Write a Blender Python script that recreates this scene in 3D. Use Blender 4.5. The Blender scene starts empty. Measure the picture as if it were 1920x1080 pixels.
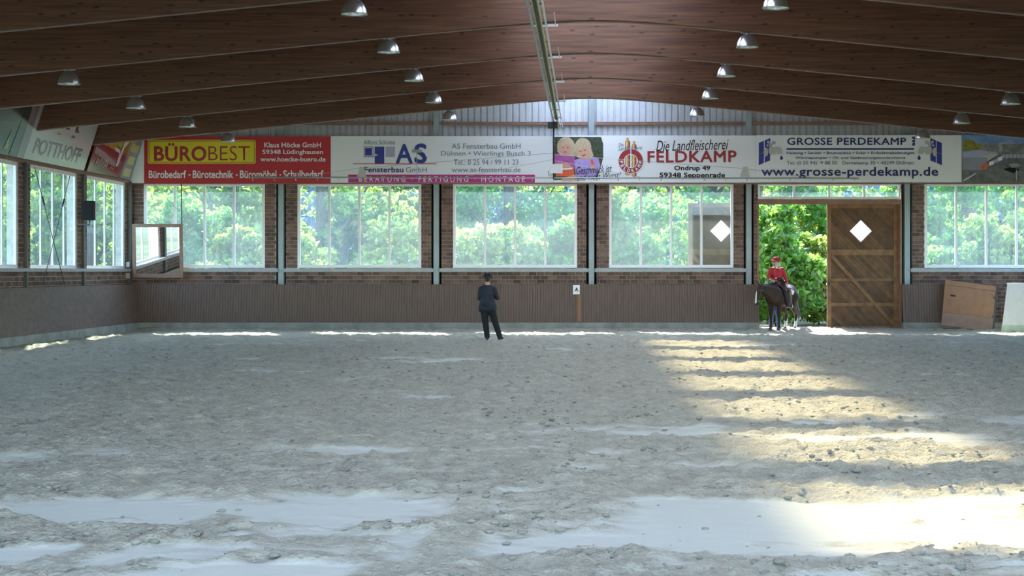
import bpy, bmesh, math, random
import numpy as np
from mathutils import Vector, Matrix

random.seed(7)
rng = np.random.default_rng(11)
SC = bpy.context.scene
COL = SC.collection

# ------------------------------------------------------------------ camera, sky, sun, exposure
F = 3141.0                      # focal length in pixels of the 1920 wide frame
CX, CZ = -0.2, 1.9              # camera stands 0.2 m left of the hall axis, eye 1.9 m
VX, VY = 1097.0, 508.0          # vanishing point of the hall's long lines
DW = 53.6                       # inner face of the far wall
cam = bpy.data.cameras.new('camera'); cam_o = bpy.data.objects.new('camera', cam)
COL.objects.link(cam_o); SC.camera = cam_o
cam.sensor_width = 36.0; cam.lens = F / 1920 * 36.0
cam.shift_x = -(VX - 960) / 1920; cam.shift_y = (VY - 540) / 1920
cam.clip_end = 600
cam_o.location = (CX, 0, CZ); cam_o.rotation_euler = (math.pi / 2, 0, 0)

SUN_TO = Vector((0.33, -1.08, -1.0)).normalized()      # direction the sunlight travels
world = bpy.data.worlds.new('world'); SC.world = world; world.use_nodes = True
wn = world.node_tree; bg = wn.nodes['Background']
sky = wn.nodes.new('ShaderNodeTexSky'); sky.sky_type = 'NISHITA'; sky.sun_disc = False
sky.sun_elevation = math.asin(-SUN_TO.z); sky.sun_rotation = math.atan2(-SUN_TO.x, -SUN_TO.y)
sky.air_density = 1.0; sky.dust_density = 0.8; sky.ozone_density = 2.2
wn.links.new(sky.outputs[0], bg.inputs[0]); bg.inputs[1].default_value = 0.50
sun = bpy.data.lights.new('sun', 'SUN'); sun.energy = 7.5; sun.angle = math.radians(1.8)
sun.color = (1.0, 0.93, 0.80)
sun_o = bpy.data.objects.new('sun', sun); COL.objects.link(sun_o)
sun_o.rotation_euler = SUN_TO.to_track_quat('-Z', 'Y').to_euler()
sun_o.location = (-10, 120, 90)
vs = SC.view_settings
vs.view_transform = 'Standard'; vs.look = 'None'; vs.gamma = 1.0; vs.use_curve_mapping = False
vs.exposure = 1.55
SC.cycles.max_bounces = 10; SC.cycles.diffuse_bounces = 6; SC.cycles.transparent_max_bounces = 16
SC.cycles.caustics_reflective = False; SC.cycles.caustics_refractive = False
SC.cycles.sample_clamp_indirect = 6.0


def P(px, py, d):
    """a pixel of the 1920x1080 frame at depth d -> world point"""
    return Vector((CX + (px - VX) * d / F, d, CZ + (VY - py) * d / F))
def PX(px, d=DW): return CX + (px - VX) * d / F
def PZ(py, d=DW): return CZ + (VY - py) * d / F

# ------------------------------------------------------------------ materials
M = {}
def mat(name, col, rough=0.6, metal=0.0, spec=0.5, var=0.0, vscale=6.0, bump=0.0, bscale=40.0, stretch=None, island=0.0, hue2=None):
    """principled material; var: colour noise, bump: fine relief, island: per-piece brightness change"""
    m = bpy.data.materials.new(name); m.use_nodes = True
    n = m.node_tree.nodes; l = m.node_tree.links; b = n['Principled BSDF']
    b.inputs['Roughness'].default_value = rough; b.inputs['Metallic'].default_value = metal
    b.inputs['Specular IOR Level'].default_value = spec
    b.inputs['Base Color'].default_value = (*col, 1)
    tc = None
    if var or bump:
        tc = n.new('ShaderNodeTexCoord'); mp = n.new('ShaderNodeMapping')
        if stretch: mp.inputs['Scale'].default_value = stretch
        l.new(tc.outputs['Object'], mp.inputs[0])
    out = None
    if var:
        ns = n.new('ShaderNodeTexNoise'); ns.inputs['Scale'].default_value = vscale; ns.inputs['Detail'].default_value = 5
        l.new(mp.outputs[0], ns.inputs['Vector'])
        r = n.new('ShaderNodeValToRGB')
        c2 = hue2 or tuple(min(1, c * (1 + var)) for c in col)
        r.color_ramp.elements[0].position = 0.32; r.color_ramp.elements[0].color = (*[c * (1 - var) for c in col], 1)
        r.color_ramp.elements[1].position = 0.68; r.color_ramp.elements[1].color = (*c2, 1)
        l.new(ns.outputs['Fac'], r.inputs[0]); out = r.outputs[0]
    if island:
        g = n.new('ShaderNodeNewGeometry'); oi = n.new('ShaderNodeObjectInfo')
        a = n.new('ShaderNodeMath'); a.operation = 'ADD'; l.new(g.outputs['Random Per Island'], a.inputs[0]); l.new(oi.outputs['Random'], a.inputs[1])
        fr = n.new('ShaderNodeMath'); fr.operation = 'FRACT'; l.new(a.outputs[0], fr.inputs[0])
        mr = n.new('ShaderNodeMapRange'); mr.inputs['To Min'].default_value = 1 - island; mr.inputs['To Max'].default_value = 1 + island
        l.new(fr.outputs[0], mr.inputs[0])
        h = n.new('ShaderNodeHueSaturation'); l.new(mr.outputs[0], h.inputs['Value'])
        if out: l.new(out, h.inputs['Color'])
        else: h.inputs['Color'].default_value = (*col, 1)
        out = h.outputs[0]
    if out: l.new(out, b.inputs['Base Color'])
    if bump:
        nb = n.new('ShaderNodeTexNoise'); nb.inputs['Scale'].default_value = bscale; nb.inputs['Detail'].default_value = 4
        l.new(mp.outputs[0], nb.inputs['Vector'])
        bm = n.new('ShaderNodeBump'); bm.inputs['Strength'].default_value = bump; bm.inputs['Distance'].default_value = 0.02
        l.new(nb.outputs['Fac'], bm.inputs['Height']); l.new(bm.outputs[0], b.inputs['Normal'])
    M[name] = m
    return m

mat('mortar', (0.50, 0.46, 0.41), 0.9, var=0.15)
mat('brick', (0.15, 0.090, 0.075), 0.85, var=0.25, vscale=9, island=0.45)
mat('steel', (0.33, 0.40, 0.43), 0.5, var=0.06, vscale=3)
mat('steel_dark', (0.12, 0.125, 0.12), 0.5)
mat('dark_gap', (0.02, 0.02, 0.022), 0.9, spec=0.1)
mat('frame_white', (0.86, 0.86, 0.92), 0.45)
mat('sill_grey', (0.36, 0.38, 0.41), 0.6, var=0.1)
mat('kick', (0.135, 0.088, 0.070), 0.6, var=0.18, vscale=4, stretch=(9, 1, 0.5), bump=0.15, bscale=30)
mat('concrete', (0.27, 0.27, 0.245), 0.85, var=0.22, vscale=2.5, bump=0.2)
mat('sheet', (0.58, 0.62, 0.68), 0.45, var=0.05)
mat('rail_wood', (0.26, 0.15, 0.11), 0.6, var=0.15)
mat('door_wood', (0.125, 0.062, 0.026), 0.6, var=0.3, vscale=5, stretch=(1, 1, 1), island=0.3)
mat('door_rail', (0.22, 0.115, 0.05), 0.6, var=0.25, vscale=5)
mat('panel_wood', (0.30, 0.145, 0.07), 0.55, var=0.15, vscale=4)
mat('panel_low', (0.27, 0.17, 0.13), 0.6, var=0.15)
mat('deck', (0.22, 0.14, 0.10), 0.7, var=0.15, stretch=(0.3, 3, 1))
mat('plain_wall', (0.30, 0.17, 0.13), 0.9, var=0.1)
mat('black', (0.012, 0.012, 0.014), 0.6)
mat('dark_metal', (0.04, 0.045, 0.05), 0.4, metal=0.4)
mat('grey_metal', (0.35, 0.37, 0.38), 0.4, metal=0.5)
mat('alu', (0.62, 0.63, 0.64), 0.28, metal=0.9)
mat('alu_inner', (0.75, 0.78, 0.76), 0.25, metal=0.6)
mat('belt_green', (0.45, 0.52, 0.22), 0.6)
mat('b_white', (0.84, 0.88, 0.93), 0.45)
mat('b_red', (0.50, 0.022, 0.035), 0.4)
mat('b_yellow', (0.72, 0.62, 0.03), 0.45)
mat('b_darkred', (0.36, 0.03, 0.035), 0.45)
mat('b_navy', (0.022, 0.03, 0.16), 0.45)
mat('b_blue', (0.03, 0.05, 0.30), 0.45)
mat('b_slate', (0.13, 0.17, 0.26), 0.5)
mat('b_lilac', (0.42, 0.44, 0.62), 0.5)
mat('b_magenta', (0.52, 0.025, 0.25), 0.45)
mat('b_black', (0.015, 0.015, 0.018), 0.7, spec=0.15)
mat('b_grey', (0.42, 0.42, 0.42), 0.5)
mat('b_lightgrey', (0.55, 0.54, 0.53), 0.5)
mat('b_sausage', (0.62, 0.34, 0.07), 0.5)
mat('b_skin', (0.66, 0.36, 0.27), 0.5)
mat('b_blond', (0.55, 0.44, 0.30), 0.5, var=0.25, vscale=14, stretch=(4, 1, 0.6))
mat('b_foliage', (0.045, 0.065, 0.035), 0.6, var=0.9, vscale=16)
mat('b_pink', (0.42, 0.10, 0.34), 0.5, var=0.15)
mat('b_violet', (0.42, 0.33, 0.70), 0.5, var=0.12)
mat('b_orange', (0.75, 0.13, 0.04), 0.5)
mat('b_sky', (0.20, 0.36, 0.68), 0.5, var=0.25, vscale=3)
mat('b_hill', (0.22, 0.24, 0.23), 0.5, var=0.3, vscale=8)
mat('b_trees', (0.26, 0.25, 0.03), 0.5, var=0.4, vscale=12)
mat('b_asphalt', (0.16, 0.16, 0.165), 0.5, var=0.35, vscale=5)
mat('b_hall', (0.30, 0.31, 0.38), 0.5, var=0.1)
def gloss(name, col, var=0.0, vscale=3, rough=0.16):
    return mat(name, col, rough, spec=0.9, var=var, vscale=vscale, bump=0.06, bscale=9)
gloss('g_white', (0.50, 0.46, 0.46))
gloss('g_darkgreen', (0.05, 0.065, 0.045), 0.8, 2.0)
gloss('g_maroon', (0.17, 0.015, 0.025))
gloss('g_ochre', (0.35, 0.18, 0.03), 0.3)
gloss('g_green', (0.16, 0.26, 0.03), 0.3)
gloss('g_grey', (0.16, 0.18, 0.19))
gloss('g_taupe', (0.25, 0.18, 0.19))
gloss('g_yellow', (0.38, 0.36, 0.12))
gloss('g_letters', (0.16, 0.02, 0.045))
gloss('g_black', (0.03, 0.03, 0.03))
mat('skin', (0.55, 0.32, 0.24), 0.55)
mat('suit', (0.014, 0.016, 0.028), 0.75, var=0.2, vscale=20)
mat('trousers', (0.006, 0.006, 0.008), 0.8)
mat('felt_black', (0.008, 0.008, 0.010), 0.85)
mat('leather_dark', (0.03, 0.02, 0.015), 0.45)
mat('leather_brown', (0.09, 0.03, 0.02), 0.45)
mat('shirt_red', (0.42, 0.015, 0.03), 0.7, var=0.1)
mat('hat_red', (0.35, 0.012, 0.03), 0.8)
mat('trim_white', (0.8, 0.78, 0.8), 0.6)
mat('chaps', (0.010, 0.010, 0.014), 0.6)
mat('jeans', (0.10, 0.13, 0.32), 0.8, var=0.25, vscale=12)
mat('shirt_grey', (0.25, 0.27, 0.30), 0.8)
mat('hair_brown', (0.06, 0.03, 0.018), 0.6)
mat('coat', (0.040, 0.022, 0.013), 0.6, spec=0.25, var=0.35, vscale=2.5)
mat('horse_black', (0.010, 0.008, 0.008), 0.55)
mat('horse_white', (0.72, 0.70, 0.68), 0.7)
mat('hoof', (0.07, 0.06, 0.05), 0.5)
mat('silver', (0.7, 0.7, 0.72), 0.3, metal=0.9)
mat('pad', (0.10, 0.02, 0.04), 0.8, var=0.4, vscale=25)
mat('stand_white', (0.82, 0.83, 0.85), 0.5, var=0.04)
mat('stand_green', (0.55, 0.66, 0.52), 0.6, var=0.1)
mat('stand_blue', (0.16, 0.20, 0.75), 0.5)
mat('paper', (0.85, 0.85, 0.87), 0.6)
mat('batten', (0.28, 0.13, 0.06), 0.6)
mat('bark', (0.10, 0.075, 0.055), 0.9, var=0.35, vscale=4, stretch=(6, 6, 1))
mat('bark_haze', (0.12, 0.15, 0.24), 0.9, var=0.3, vscale=2, stretch=(6, 6, 1))  # far trunks: distance haze painted into the bark as blue
mat('gravel', (0.46, 0.45, 0.45), 0.95, var=0.25, vscale=1.2, bump=0.3)
mat('car_paint', (0.6, 0.62, 0.66), 0.3)

# beam wood with grain, lamella joints and knots
m = mat('glulam', (0.2, 0.1, 0.06), 0.45)
n = m.node_tree.nodes; l = m.node_tree.links; b = n['Principled BSDF']
tc = n.new('ShaderNodeTexCoord')
mp = n.new('ShaderNodeMapping'); mp.inputs['Scale'].default_value = (0.35, 1, 9); l.new(tc.outputs['Object'], mp.inputs[0])
n1 = n.new('ShaderNodeTexNoise'); n1.inputs['Scale'].default_value = 2.2; n1.inputs['Detail'].default_value = 6; n1.inputs['Distortion'].default_value = 0.4; l.new(mp.outputs[0], n1.inputs['Vector'])
r1 = n.new('ShaderNodeValToRGB'); r1.color_ramp.elements[0].position = 0.28; r1.color_ramp.elements[1].position = 0.75
r1.color_ramp.elements[0].color = (0.075, 0.028, 0.013, 1); r1.color_ramp.elements[1].color = (0.195, 0.085, 0.042, 1)
l.new(n1.outputs['Fac'], r1.inputs[0])
mp2 = n.new('ShaderNodeMapping'); mp2.inputs['Scale'].default_value = (2.4, 1, 7.5); l.new(tc.outputs['Object'], mp2.inputs[0])
vo = n.new('ShaderNodeTexVoronoi'); vo.inputs['Scale'].default_value = 1.0; l.new(mp2.outputs[0], vo.inputs['Vector'])
r2 = n.new('ShaderNodeValToRGB'); r2.color_ramp.elements[0].position = 0.10; r2.color_ramp.elements[1].position = 0.20
r2.color_ramp.elements[0].color = (0.22, 0.2, 0.2, 1); r2.color_ramp.elements[1].color = (1, 1, 1, 1)
l.new(vo.outputs['Distance'], r2.inputs[0])
mx = n.new('ShaderNodeMix'); mx.data_type = 'RGBA'; mx.blend_type = 'MULTIPLY'; mx.inputs[0].default_value = 0.9
l.new(r1.outputs[0], mx.inputs[6]); l.new(r2.outputs[0], mx.inputs[7]); l.new(mx.outputs[2], b.inputs['Base Color'])

def pane_mat(name, dust, tint=(0.84, 1.0, 0.97), film=(0.50, 0.78, 0.95), dv=0.2):
    """window glass under a film of dust: mostly see-through, part of the light scatters"""
    m = bpy.data.materials.new(name); m.use_nodes = True; n = m.node_tree.nodes; l = m.node_tree.links; n.clear()
    o = n.new('ShaderNodeOutputMaterial'); t = n.new('ShaderNodeBsdfTransparent'); t.inputs[0].default_value = (*tint, 1)
    tr = n.new('ShaderNodeBsdfTranslucent'); tr.inputs[0].default_value = (*film, 1)
    mx = n.new('ShaderNodeMixShader'); l.new(t.outputs[0], mx.inputs[1]); l.new(tr.outputs[0], mx.inputs[2])
    tc = n.new('ShaderNodeTexCoord'); ns = n.new('ShaderNodeTexNoise'); ns.inputs['Scale'].default_value = 0.9; ns.inputs['Detail'].default_value = 4
    l.new(tc.outputs['Object'], ns.inputs['Vector'])
    mr = n.new('ShaderNodeMapRange'); mr.inputs['To Min'].default_value = dust * (1 - dv); mr.inputs['To Max'].default_value = dust * (1 + dv)
    mr.inputs['From Min'].default_value = 0.3; mr.inputs['From Max'].default_value = 0.7
    l.new(ns.outputs['Fac'], mr.inputs[0]); l.new(mr.outputs[0], mx.inputs[0])
    g = n.new('ShaderNodeBsdfGlossy'); g.inputs['Roughness'].default_value = 0.02
    lw_ = n.new('ShaderNodeLayerWeight'); lw_.inputs[0].default_value = 0.5
    pw = n.new('ShaderNodeMath'); pw.operation = 'POWER'; pw.inputs[1].default_value = 5; l.new(lw_.outputs['Facing'], pw.inputs[0])
    fr = n.new('ShaderNodeMath'); fr.operation = 'MULTIPLY_ADD'; fr.inputs[1].default_value = 0.9; fr.inputs[2].default_value = 0.015; l.new(pw.outputs[0], fr.inputs[0])
    m2 = n.new('ShaderNodeMixShader'); l.new(fr.outputs[0], m2.inputs[0]); l.new(mx.outputs[0], m2.inputs[1]); l.new(g.outputs[0], m2.inputs[2])
    l.new(m2.outputs[0], o.inputs[0]); M[name] = m; return m
pane_mat('pane', 0.06)
pane_mat('milk_pane', 0.9, film=(0.95, 0.97, 1.0), dv=0.05)
m = pane_mat('skylight', 0.58, tint=(1.0, 0.93, 0.68), film=(0.62, 0.66, 0.74), dv=0.05)
# film graded denser towards the vault edges, put in to soften the sun patch
n = m.node_tree.nodes; l = m.node_tree.links; mxs = [q for q in n if q.type == 'MIX_SHADER'][0]; src = mxs.inputs[0].links[0].from_socket
tc = n.new('ShaderNodeTexCoord'); sx = n.new('ShaderNodeSeparateXYZ'); l.new(tc.outputs['Object'], sx.inputs[0])
ab = n.new('ShaderNodeMath'); ab.operation = 'ABSOLUTE'; l.new(sx.outputs[0], ab.inputs[0])
md_ = n.new('ShaderNodeMapRange'); md_.interpolation_type = 'SMOOTHSTEP'; md_.inputs['From Min'].default_value = 0.7; md_.inputs['From Max'].default_value = 1.75; md_.inputs['To Max'].default_value = 0.40; l.new(ab.outputs[0], md_.inputs[0])
ad = n.new('ShaderNodeMath'); ad.operation = 'ADD'; l.new(src, ad.inputs[0]); l.new(md_.outputs[0], ad.inputs[1]); l.new(ad.outputs[0], mxs.inputs[0])

def leaf_mat(name, col, trans, hue=0.03, val=0.35):
    m = bpy.data.materials.new(name); m.use_nodes = True; n = m.node_tree.nodes; l = m.node_tree.links; n.clear()
    o = n.new('ShaderNodeOutputMaterial'); d = n.new('ShaderNodeBsdfDiffuse'); t = n.new('ShaderNodeBsdfTranslucent')
    mx = n.new('ShaderNodeMixShader'); mx.inputs[0].default_value = 0.55
    g = n.new('ShaderNodeNewGeometry')
    mr = n.new('ShaderNodeMapRange'); mr.inputs['To Min'].default_value = 1 - val; mr.inputs['To Max'].default_value = 1 + val; l.new(g.outputs['Random Per Island'], mr.inputs[0])
    m3 = n.new('ShaderNodeMapRange'); m3.inputs['To Min'].default_value = 0.5 - hue; m3.inputs['To Max'].default_value = 0.5 + hue; l.new(g.outputs['Random Per Island'], m3.inputs[0])
    for bs, c in ((d, col), (t, trans)):
        h = n.new('ShaderNodeHueSaturation'); h.inputs['Color'].default_value = (*c, 1)
        l.new(mr.outputs[0], h.inputs['Value']); l.new(m3.outputs[0], h.inputs['Hue']); l.new(h.outputs[0], bs.inputs[0])
    gl = n.new('ShaderNodeBsdfGlossy'); gl.inputs['Roughness'].default_value = 0.35
    m2 = n.new('ShaderNodeMixShader'); m2.inputs[0].default_value = 0.06
    l.new(d.outputs[0], mx.inputs[1]); l.new(t.outputs[0], mx.inputs[2]); l.new(mx.outputs[0], m2.inputs[1]); l.new(gl.outputs[0], m2.inputs[2])
    l.new(m2.outputs[0], o.inputs[0]); M[name] = m; return m
leaf_mat('leaf', (0.08, 0.18, 0.035), (0.32, 0.62, 0.09))
leaf_mat('leaf_yellow', (0.14, 0.20, 0.04), (0.50, 0.66, 0.11))
leaf_mat('leaf_dark', (0.05, 0.12, 0.04), (0.18, 0.40, 0.09))
leaf_mat('leaf_haze', (0.09, 0.16, 0.21), (0.20, 0.36, 0.40), 0.03)  # blue of the distance haze mixed into the leaf colour

mirror = mat('mirror', (0.85, 0.87, 0.88), 0.015, metal=1.0)

# ------------------------------------------------------------------ mesh helpers
def tag(o, label=None, cat=None, group=None, kind=None):
    if label: o['label'] = label
    if cat: o['category'] = cat
    if group: o['group'] = group
    if kind: o['kind'] = kind
    return o
def empty(name, loc=(0, 0, 0), rz=0.0):
    o = bpy.data.objects.new(name, None); COL.objects.link(o); o.location = loc; o.rotation_euler = (0, 0, rz)
    o.empty_display_size = 0.1
    return o
def link_mesh(name, me, material, parent=None, smooth=False):
    if material is not None and not me.materials: me.materials.append(M[material] if isinstance(material, str) else material)
    if smooth: me.shade_smooth()
    o = bpy.data.objects.new(name, me); COL.objects.link(o)
    if parent is not None:
        o.parent = parent
        if parent.name in WORLD: o.matrix_parent_inverse = Matrix.Translation(parent.location).inverted()
    return o
WORLD = set()
def base(name, loc):
    """an Empty at a thing's base whose parts are given in world coordinates"""
    o = empty(name, loc); WORLD.add(o.name); return o

class MB:
    """collects shapes, then links them as ONE mesh object"""
    def __init__(s, fmap=None): s.v = []; s.f = []; s.m = fmap
    def add(s, vs_, fs):
        k = len(s.v); s.v += [tuple(s.m(*p)) if s.m else tuple(p) for p in vs_]; s.f += [tuple(i + k for i in f) for f in fs]; return s
    def box(s, x0, x1, y0, y1, z0, z1):
        return s.add([(x0, y0, z0), (x1, y0, z0), (x1, y1, z0), (x0, y1, z0), (x0, y0, z1), (x1, y0, z1), (x1, y1, z1), (x0, y1, z1)],
                     [(0, 3, 2, 1), (4, 5, 6, 7), (0, 1, 5, 4), (1, 2, 6, 5), (2, 3, 7, 6), (3, 0, 4, 7)])
    def prism(s, poly, y0, y1):
        """polygon in (x, z) extruded from y0 to y1"""
        n_ = len(poly)
        return s.add([(x, y0, z) for x, z in poly] + [(x, y1, z) for x, z in poly],
                     [tuple(range(n_)), tuple(range(2 * n_ - 1, n_ - 1, -1))] + [(i, i + n_, (i + 1) % n_ + n_, (i + 1) % n_) for i in range(n_)])
    def poly(s, pts): return s.add(pts, [tuple(range(len(pts)))])
    def tube(s, pts, rad, n_=8, cap=True):
        pts = [Vector(p) for p in pts]; R = rad if isinstance(rad, (list, tuple)) else [rad] * len(pts)
        vs_, fs = [], []
        up0 = None
        for i, p in enumerate(pts):
            t = (pts[min(i + 1, len(pts) - 1)] - pts[max(i - 1, 0)]).normalized()
            if up0 is None: up0 = Vector((0, 0, 1)) if abs(t.z) < 0.9 else Vector((1, 0, 0))
            a = t.cross(up0).normalized(); c = a.cross(t).normalized(); up0 = c
            for k in range(n_):
                an = 2 * math.pi * k / n_
                vs_.append(p + (a * math.cos(an) + c * math.sin(an)) * R[i])
        for i in range(len(pts) - 1):
            for k in range(n_):
                fs.append((i * n_ + k, i * n_ + (k + 1) % n_, (i + 1) * n_ + (k + 1) % n_, (i + 1) * n_ + k))
        if cap: fs += [tuple(range(n_ - 1, -1, -1)), tuple(range((len(pts) - 1) * n_, len(pts) * n_))]
        return s.add(vs_, fs)
    def lathe(s, prof, c=(0, 0, 0), n_=24, rib=0.0):
        vs_, fs = [], []
        for r, z in prof:
            for k in range(n_):
                rr = r * (1 + (rib if k % 2 else -rib))
                an = 2 * math.pi * k / n_; vs_.append((c[0] + rr * math.cos(an), c[1] + rr * math.sin(an), c[2] + z))
        for i in range(len(prof) - 1):
            for k in range(n_): fs.append((i * n_ + k, i * n_ + (k + 1) % n_, (i + 1) * n_ + (k + 1) % n_, (i + 1) * n_ + k))
        return s.add(vs_, fs)
    def cap(s, p0, r0, p1, r1, n_=14, rings=5):
        """tapered capsule, closed"""
        p0, p1 = Vector(p0), Vector(p1); t = (p1 - p0)
        if t.length < 1e-6: t = Vector((0, 0, 1e-4))
        t.normalize(); u = Vector((0, 0, 1)) if abs(t.z) < 0.9 else Vector((1, 0, 0)); a = t.cross(u).normalized(); c = a.cross(t)
        ringl = []
        for i in range(rings): an = math.pi / 2 * (1 - i / rings); ringl.append((p0 - t * r0 * math.sin(an), r0 * math.cos(an)))
        ringl.append((p0, r0)); ringl.append((p1, r1))
        for i in range(1, rings + 1): an = math.pi / 2 * i / rings; ringl.append((p1 + t * r1 * math.sin(an), r1 * math.cos(an)))
        vs_, fs = [], []
        for q, r in ringl:
            r = max(r, 1e-4)
            for k in range(n_): an = 2 * math.pi * k / n_; vs_.append(q + (a * math.cos(an) + c * math.sin(an)) * r)
        for i in range(len(ringl) - 1):
            for k in range(n_): fs.append((i * n_ + k, i * n_ + (k + 1) % n_, (i + 1) * n_ + (k + 1) % n_, (i + 1) * n_ + k))
        fs += [tuple(range(n_ - 1, -1, -1)), tuple(range((len(ringl) - 1) * n_, len(ringl) * n_))]
        return s.add(vs_, fs)
    def chain(s, pts):
        """capsules through [(point, radius), ...]"""
        for (a, ra), (b_, rb) in zip(pts[:-1], pts[1:]): s.cap(a, ra, b_, rb)
        return s
    def ell(s, c, r, rot=None, n_=20, m_=12):
        c = Vector(c); vs_, fs = [], []
        for i in range(m_ + 1):
            th = math.pi * i / m_
            for k in range(n_):
                ph = 2 * math.pi * k / n_
                q = Vector((r[0] * math.sin(th) * math.cos(ph), r[1] * math.sin(th) * math.sin(ph), r[2] * math.cos(th)))
                if i in (0, m_): q = Vector((1e-4 * math.cos(ph), 1e-4 * math.sin(ph), q.z))
                if rot is not None: q = rot @ q
                vs_.append(c + q)
        for i in range(m_):
            for k in range(n_): fs.append((i * n_ + k, (i + 1) * n_ + k, (i + 1) * n_ + (k + 1) % n_, i * n_ + (k + 1) % n_))
        fs += [tuple(range(n_)), tuple(range((m_ + 1) * n_ - 1, m_ * n_ - 1, -1))]
        return s.add(vs_, fs)
    def mesh(s, name, fix=True):
        me = bpy.data.meshes.new(name); me.from_pydata(s.v, [], s.f); me.update()
        if fix:
            bm = bmesh.new(); bm.from_mesh(me); bmesh.ops.recalc_face_normals(bm, faces=bm.faces); bm.to_mesh(me); bm.free()
        return me
    def build(s, name, material, parent=None, smooth=False, fix=True):
        return link_mesh(name, s.mesh(name, fix), material, parent, smooth)
    def organic(s, name, material, parent, voxel=0.012, smooth=4):
        """all closed shapes fused into one continuous skin"""
        me = s.mesh(name); o = bpy.data.objects.new('tmp', me); COL.objects.link(o)
        md = o.modifiers.new('r', 'REMESH'); md.mode = 'VOXEL'; md.voxel_size = voxel; md.use_smooth_shade = True
        if smooth:
            sm = o.modifiers.new('s', 'SMOOTH'); sm.iterations = smooth; sm.factor = 0.5
        dg = bpy.context.evaluated_depsgraph_get(); ev = o.evaluated_get(dg)
        out = bpy.data.meshes.new_from_object(ev); bpy.data.objects.remove(o); bpy.data.meshes.remove(me)
        out.name = name; out.materials.clear()
        return link_mesh(name, out, material, parent, True)

def fit_text(body, bold=0.0, shear=0.0, spacing=1.0):
    """letters as a flat mesh fitted to the unit square"""
    cu = bpy.data.curves.new('t', 'FONT'); cu.body = body; cu.size = 1; cu.offset = min(bold, 0.0); cu.shear = shear; cu.space_character = spacing
    cu.resolution_u = 3
    o = bpy.data.objects.new('t', cu); COL.objects.link(o)
    dg = bpy.context.evaluated_depsgraph_get(); me = bpy.data.meshes.new_from_object(o.evaluated_get(dg))
    bpy.data.objects.remove(o); bpy.data.curves.remove(cu)
    co = np.empty(len(me.vertices) * 3); me.vertices.foreach_get('co', co); co = co.reshape(-1, 3)
    lo, hi = co[:, :2].min(0), co[:, :2].max(0)
    return me, (co[:, :2] - lo) / (hi - lo)
def text_on(name, body, rect, place, material, parent, **kw):
    """letters filling rect (u0, v0, u1, v1); place(u, v) gives world points"""
    bold = max(0.0, kw.get('bold', 0.0)); me, uv = fit_text(body, **kw); u0, v0, u1, v1 = rect
    me.materials.clear()
    if bold:
        # heavier strokes: shifted copies of the letters, each a hair in front of the last
        co = np.empty(len(me.vertices) * 3); me.vertices.foreach_get('co', co); co = co.reshape(-1, 3)
        w_, h_ = np.ptp(co[:, 0]), np.ptp(co[:, 1]); fs = [tuple(p_.vertices) for p_ in me.polygons]; nv = len(co)
        vs2, fs2 = [], []; bpy.data.meshes.remove(me)
        p0 = place(u0, v0); nrm_ = (place(u1, v0) - p0).cross(place(u0, v1) - p0).normalized()
        for i, (dx, dy) in enumerate(((0, 0), (-1, 0), (1, 0), (0, 1), (0, -1), (-.7, .7), (.7, -.7), (.7, .7), (-.7, -.7))):
            sx_, sy_ = w_ / (w_ + 2 * bold), h_ / (h_ + 2 * bold)
            for a, b_ in uv:
                a2 = (a * w_ + bold + dx * bold) / (w_ + 2 * bold); b2 = (b_ * h_ + bold + dy * bold) / (h_ + 2 * bold)
                vs2.append(tuple(place(u0 + a2 * (u1 - u0), v0 + b2 * (v1 - v0)) + nrm_ * 0.0003 * i))
            fs2 += [tuple(k + i * nv for k in f_) for f_ in fs]
        me = bpy.data.meshes.new(name); me.from_pydata(vs2, [], fs2); me.update()
        return link_mesh(name, me, material, parent)
    co = np.array([tuple(place(u0 + a * (u1 - u0), v0 + b_ * (v1 - v0))) for a, b_ in uv])
    me.vertices.foreach_set('co', co.ravel()); me.update()
    return link_mesh(name, me, material, parent)

# ------------------------------------------------------------------ the hall
HW = 15.0                                   # half width
XL = -14.8                                  # inner face of the left wall
YF = 4.0                                   # unseen near end of the hall, left open to light the foreground
Z_SILL, Z_HEAD, Z_BAN = 2.0, 4.70, 4.74
BEAM_D = [48.6 - 5.0 * k for k in range(11)]
def z_beam(x): return 7.0 - 0.1 * math.sqrt(x * x + 1.0)
def z_deck(x): return 8.35 - 0.105 * abs(x)

def back(u, v, z): return (u, DW - v, z)            # far wall: u = X, v = into the hall
def left(u, v, z): return (XL + v, u, z)            # left wall: u = Y, v = into the hall
def right(u, v, z): return (14.8 - v, u, z)

# --- sand floor
def vnoise(x, y, seed, octaves=4, gain=0.5):
    r_ = np.random.default_rng(seed); out = np.zeros_like(x); amp = 1.0; tot = 0
    for o_ in range(octaves):
        g = r_.random((257, 257)); xi = np.floor(x).astype(int); yi = np.floor(y).astype(int)
        fx = x - xi; fy = y - yi; fx = fx * fx * (3 - 2 * fx); fy = fy * fy * (3 - 2 * fy)
        a = g[xi % 256, yi % 256]; b_ = g[(xi + 1) % 256, yi % 256]; c = g[xi % 256, (yi + 1) % 256]; d = g[(xi + 1) % 256, (yi + 1) % 256]
        out += amp * ((a * (1 - fx) + b_ * fx) * (1 - fy) + (c * (1 - fx) + d * fx) * fy); tot += amp
        amp *= gain; x = x * 2.03 + 17.3; y = y * 2.03 + 9.1
    return out / tot
def sstep(a, b_, t): t = np.clip((t - a) / (b_ - a), 0, 1); return t * t * (3 - 2 * t)
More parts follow.
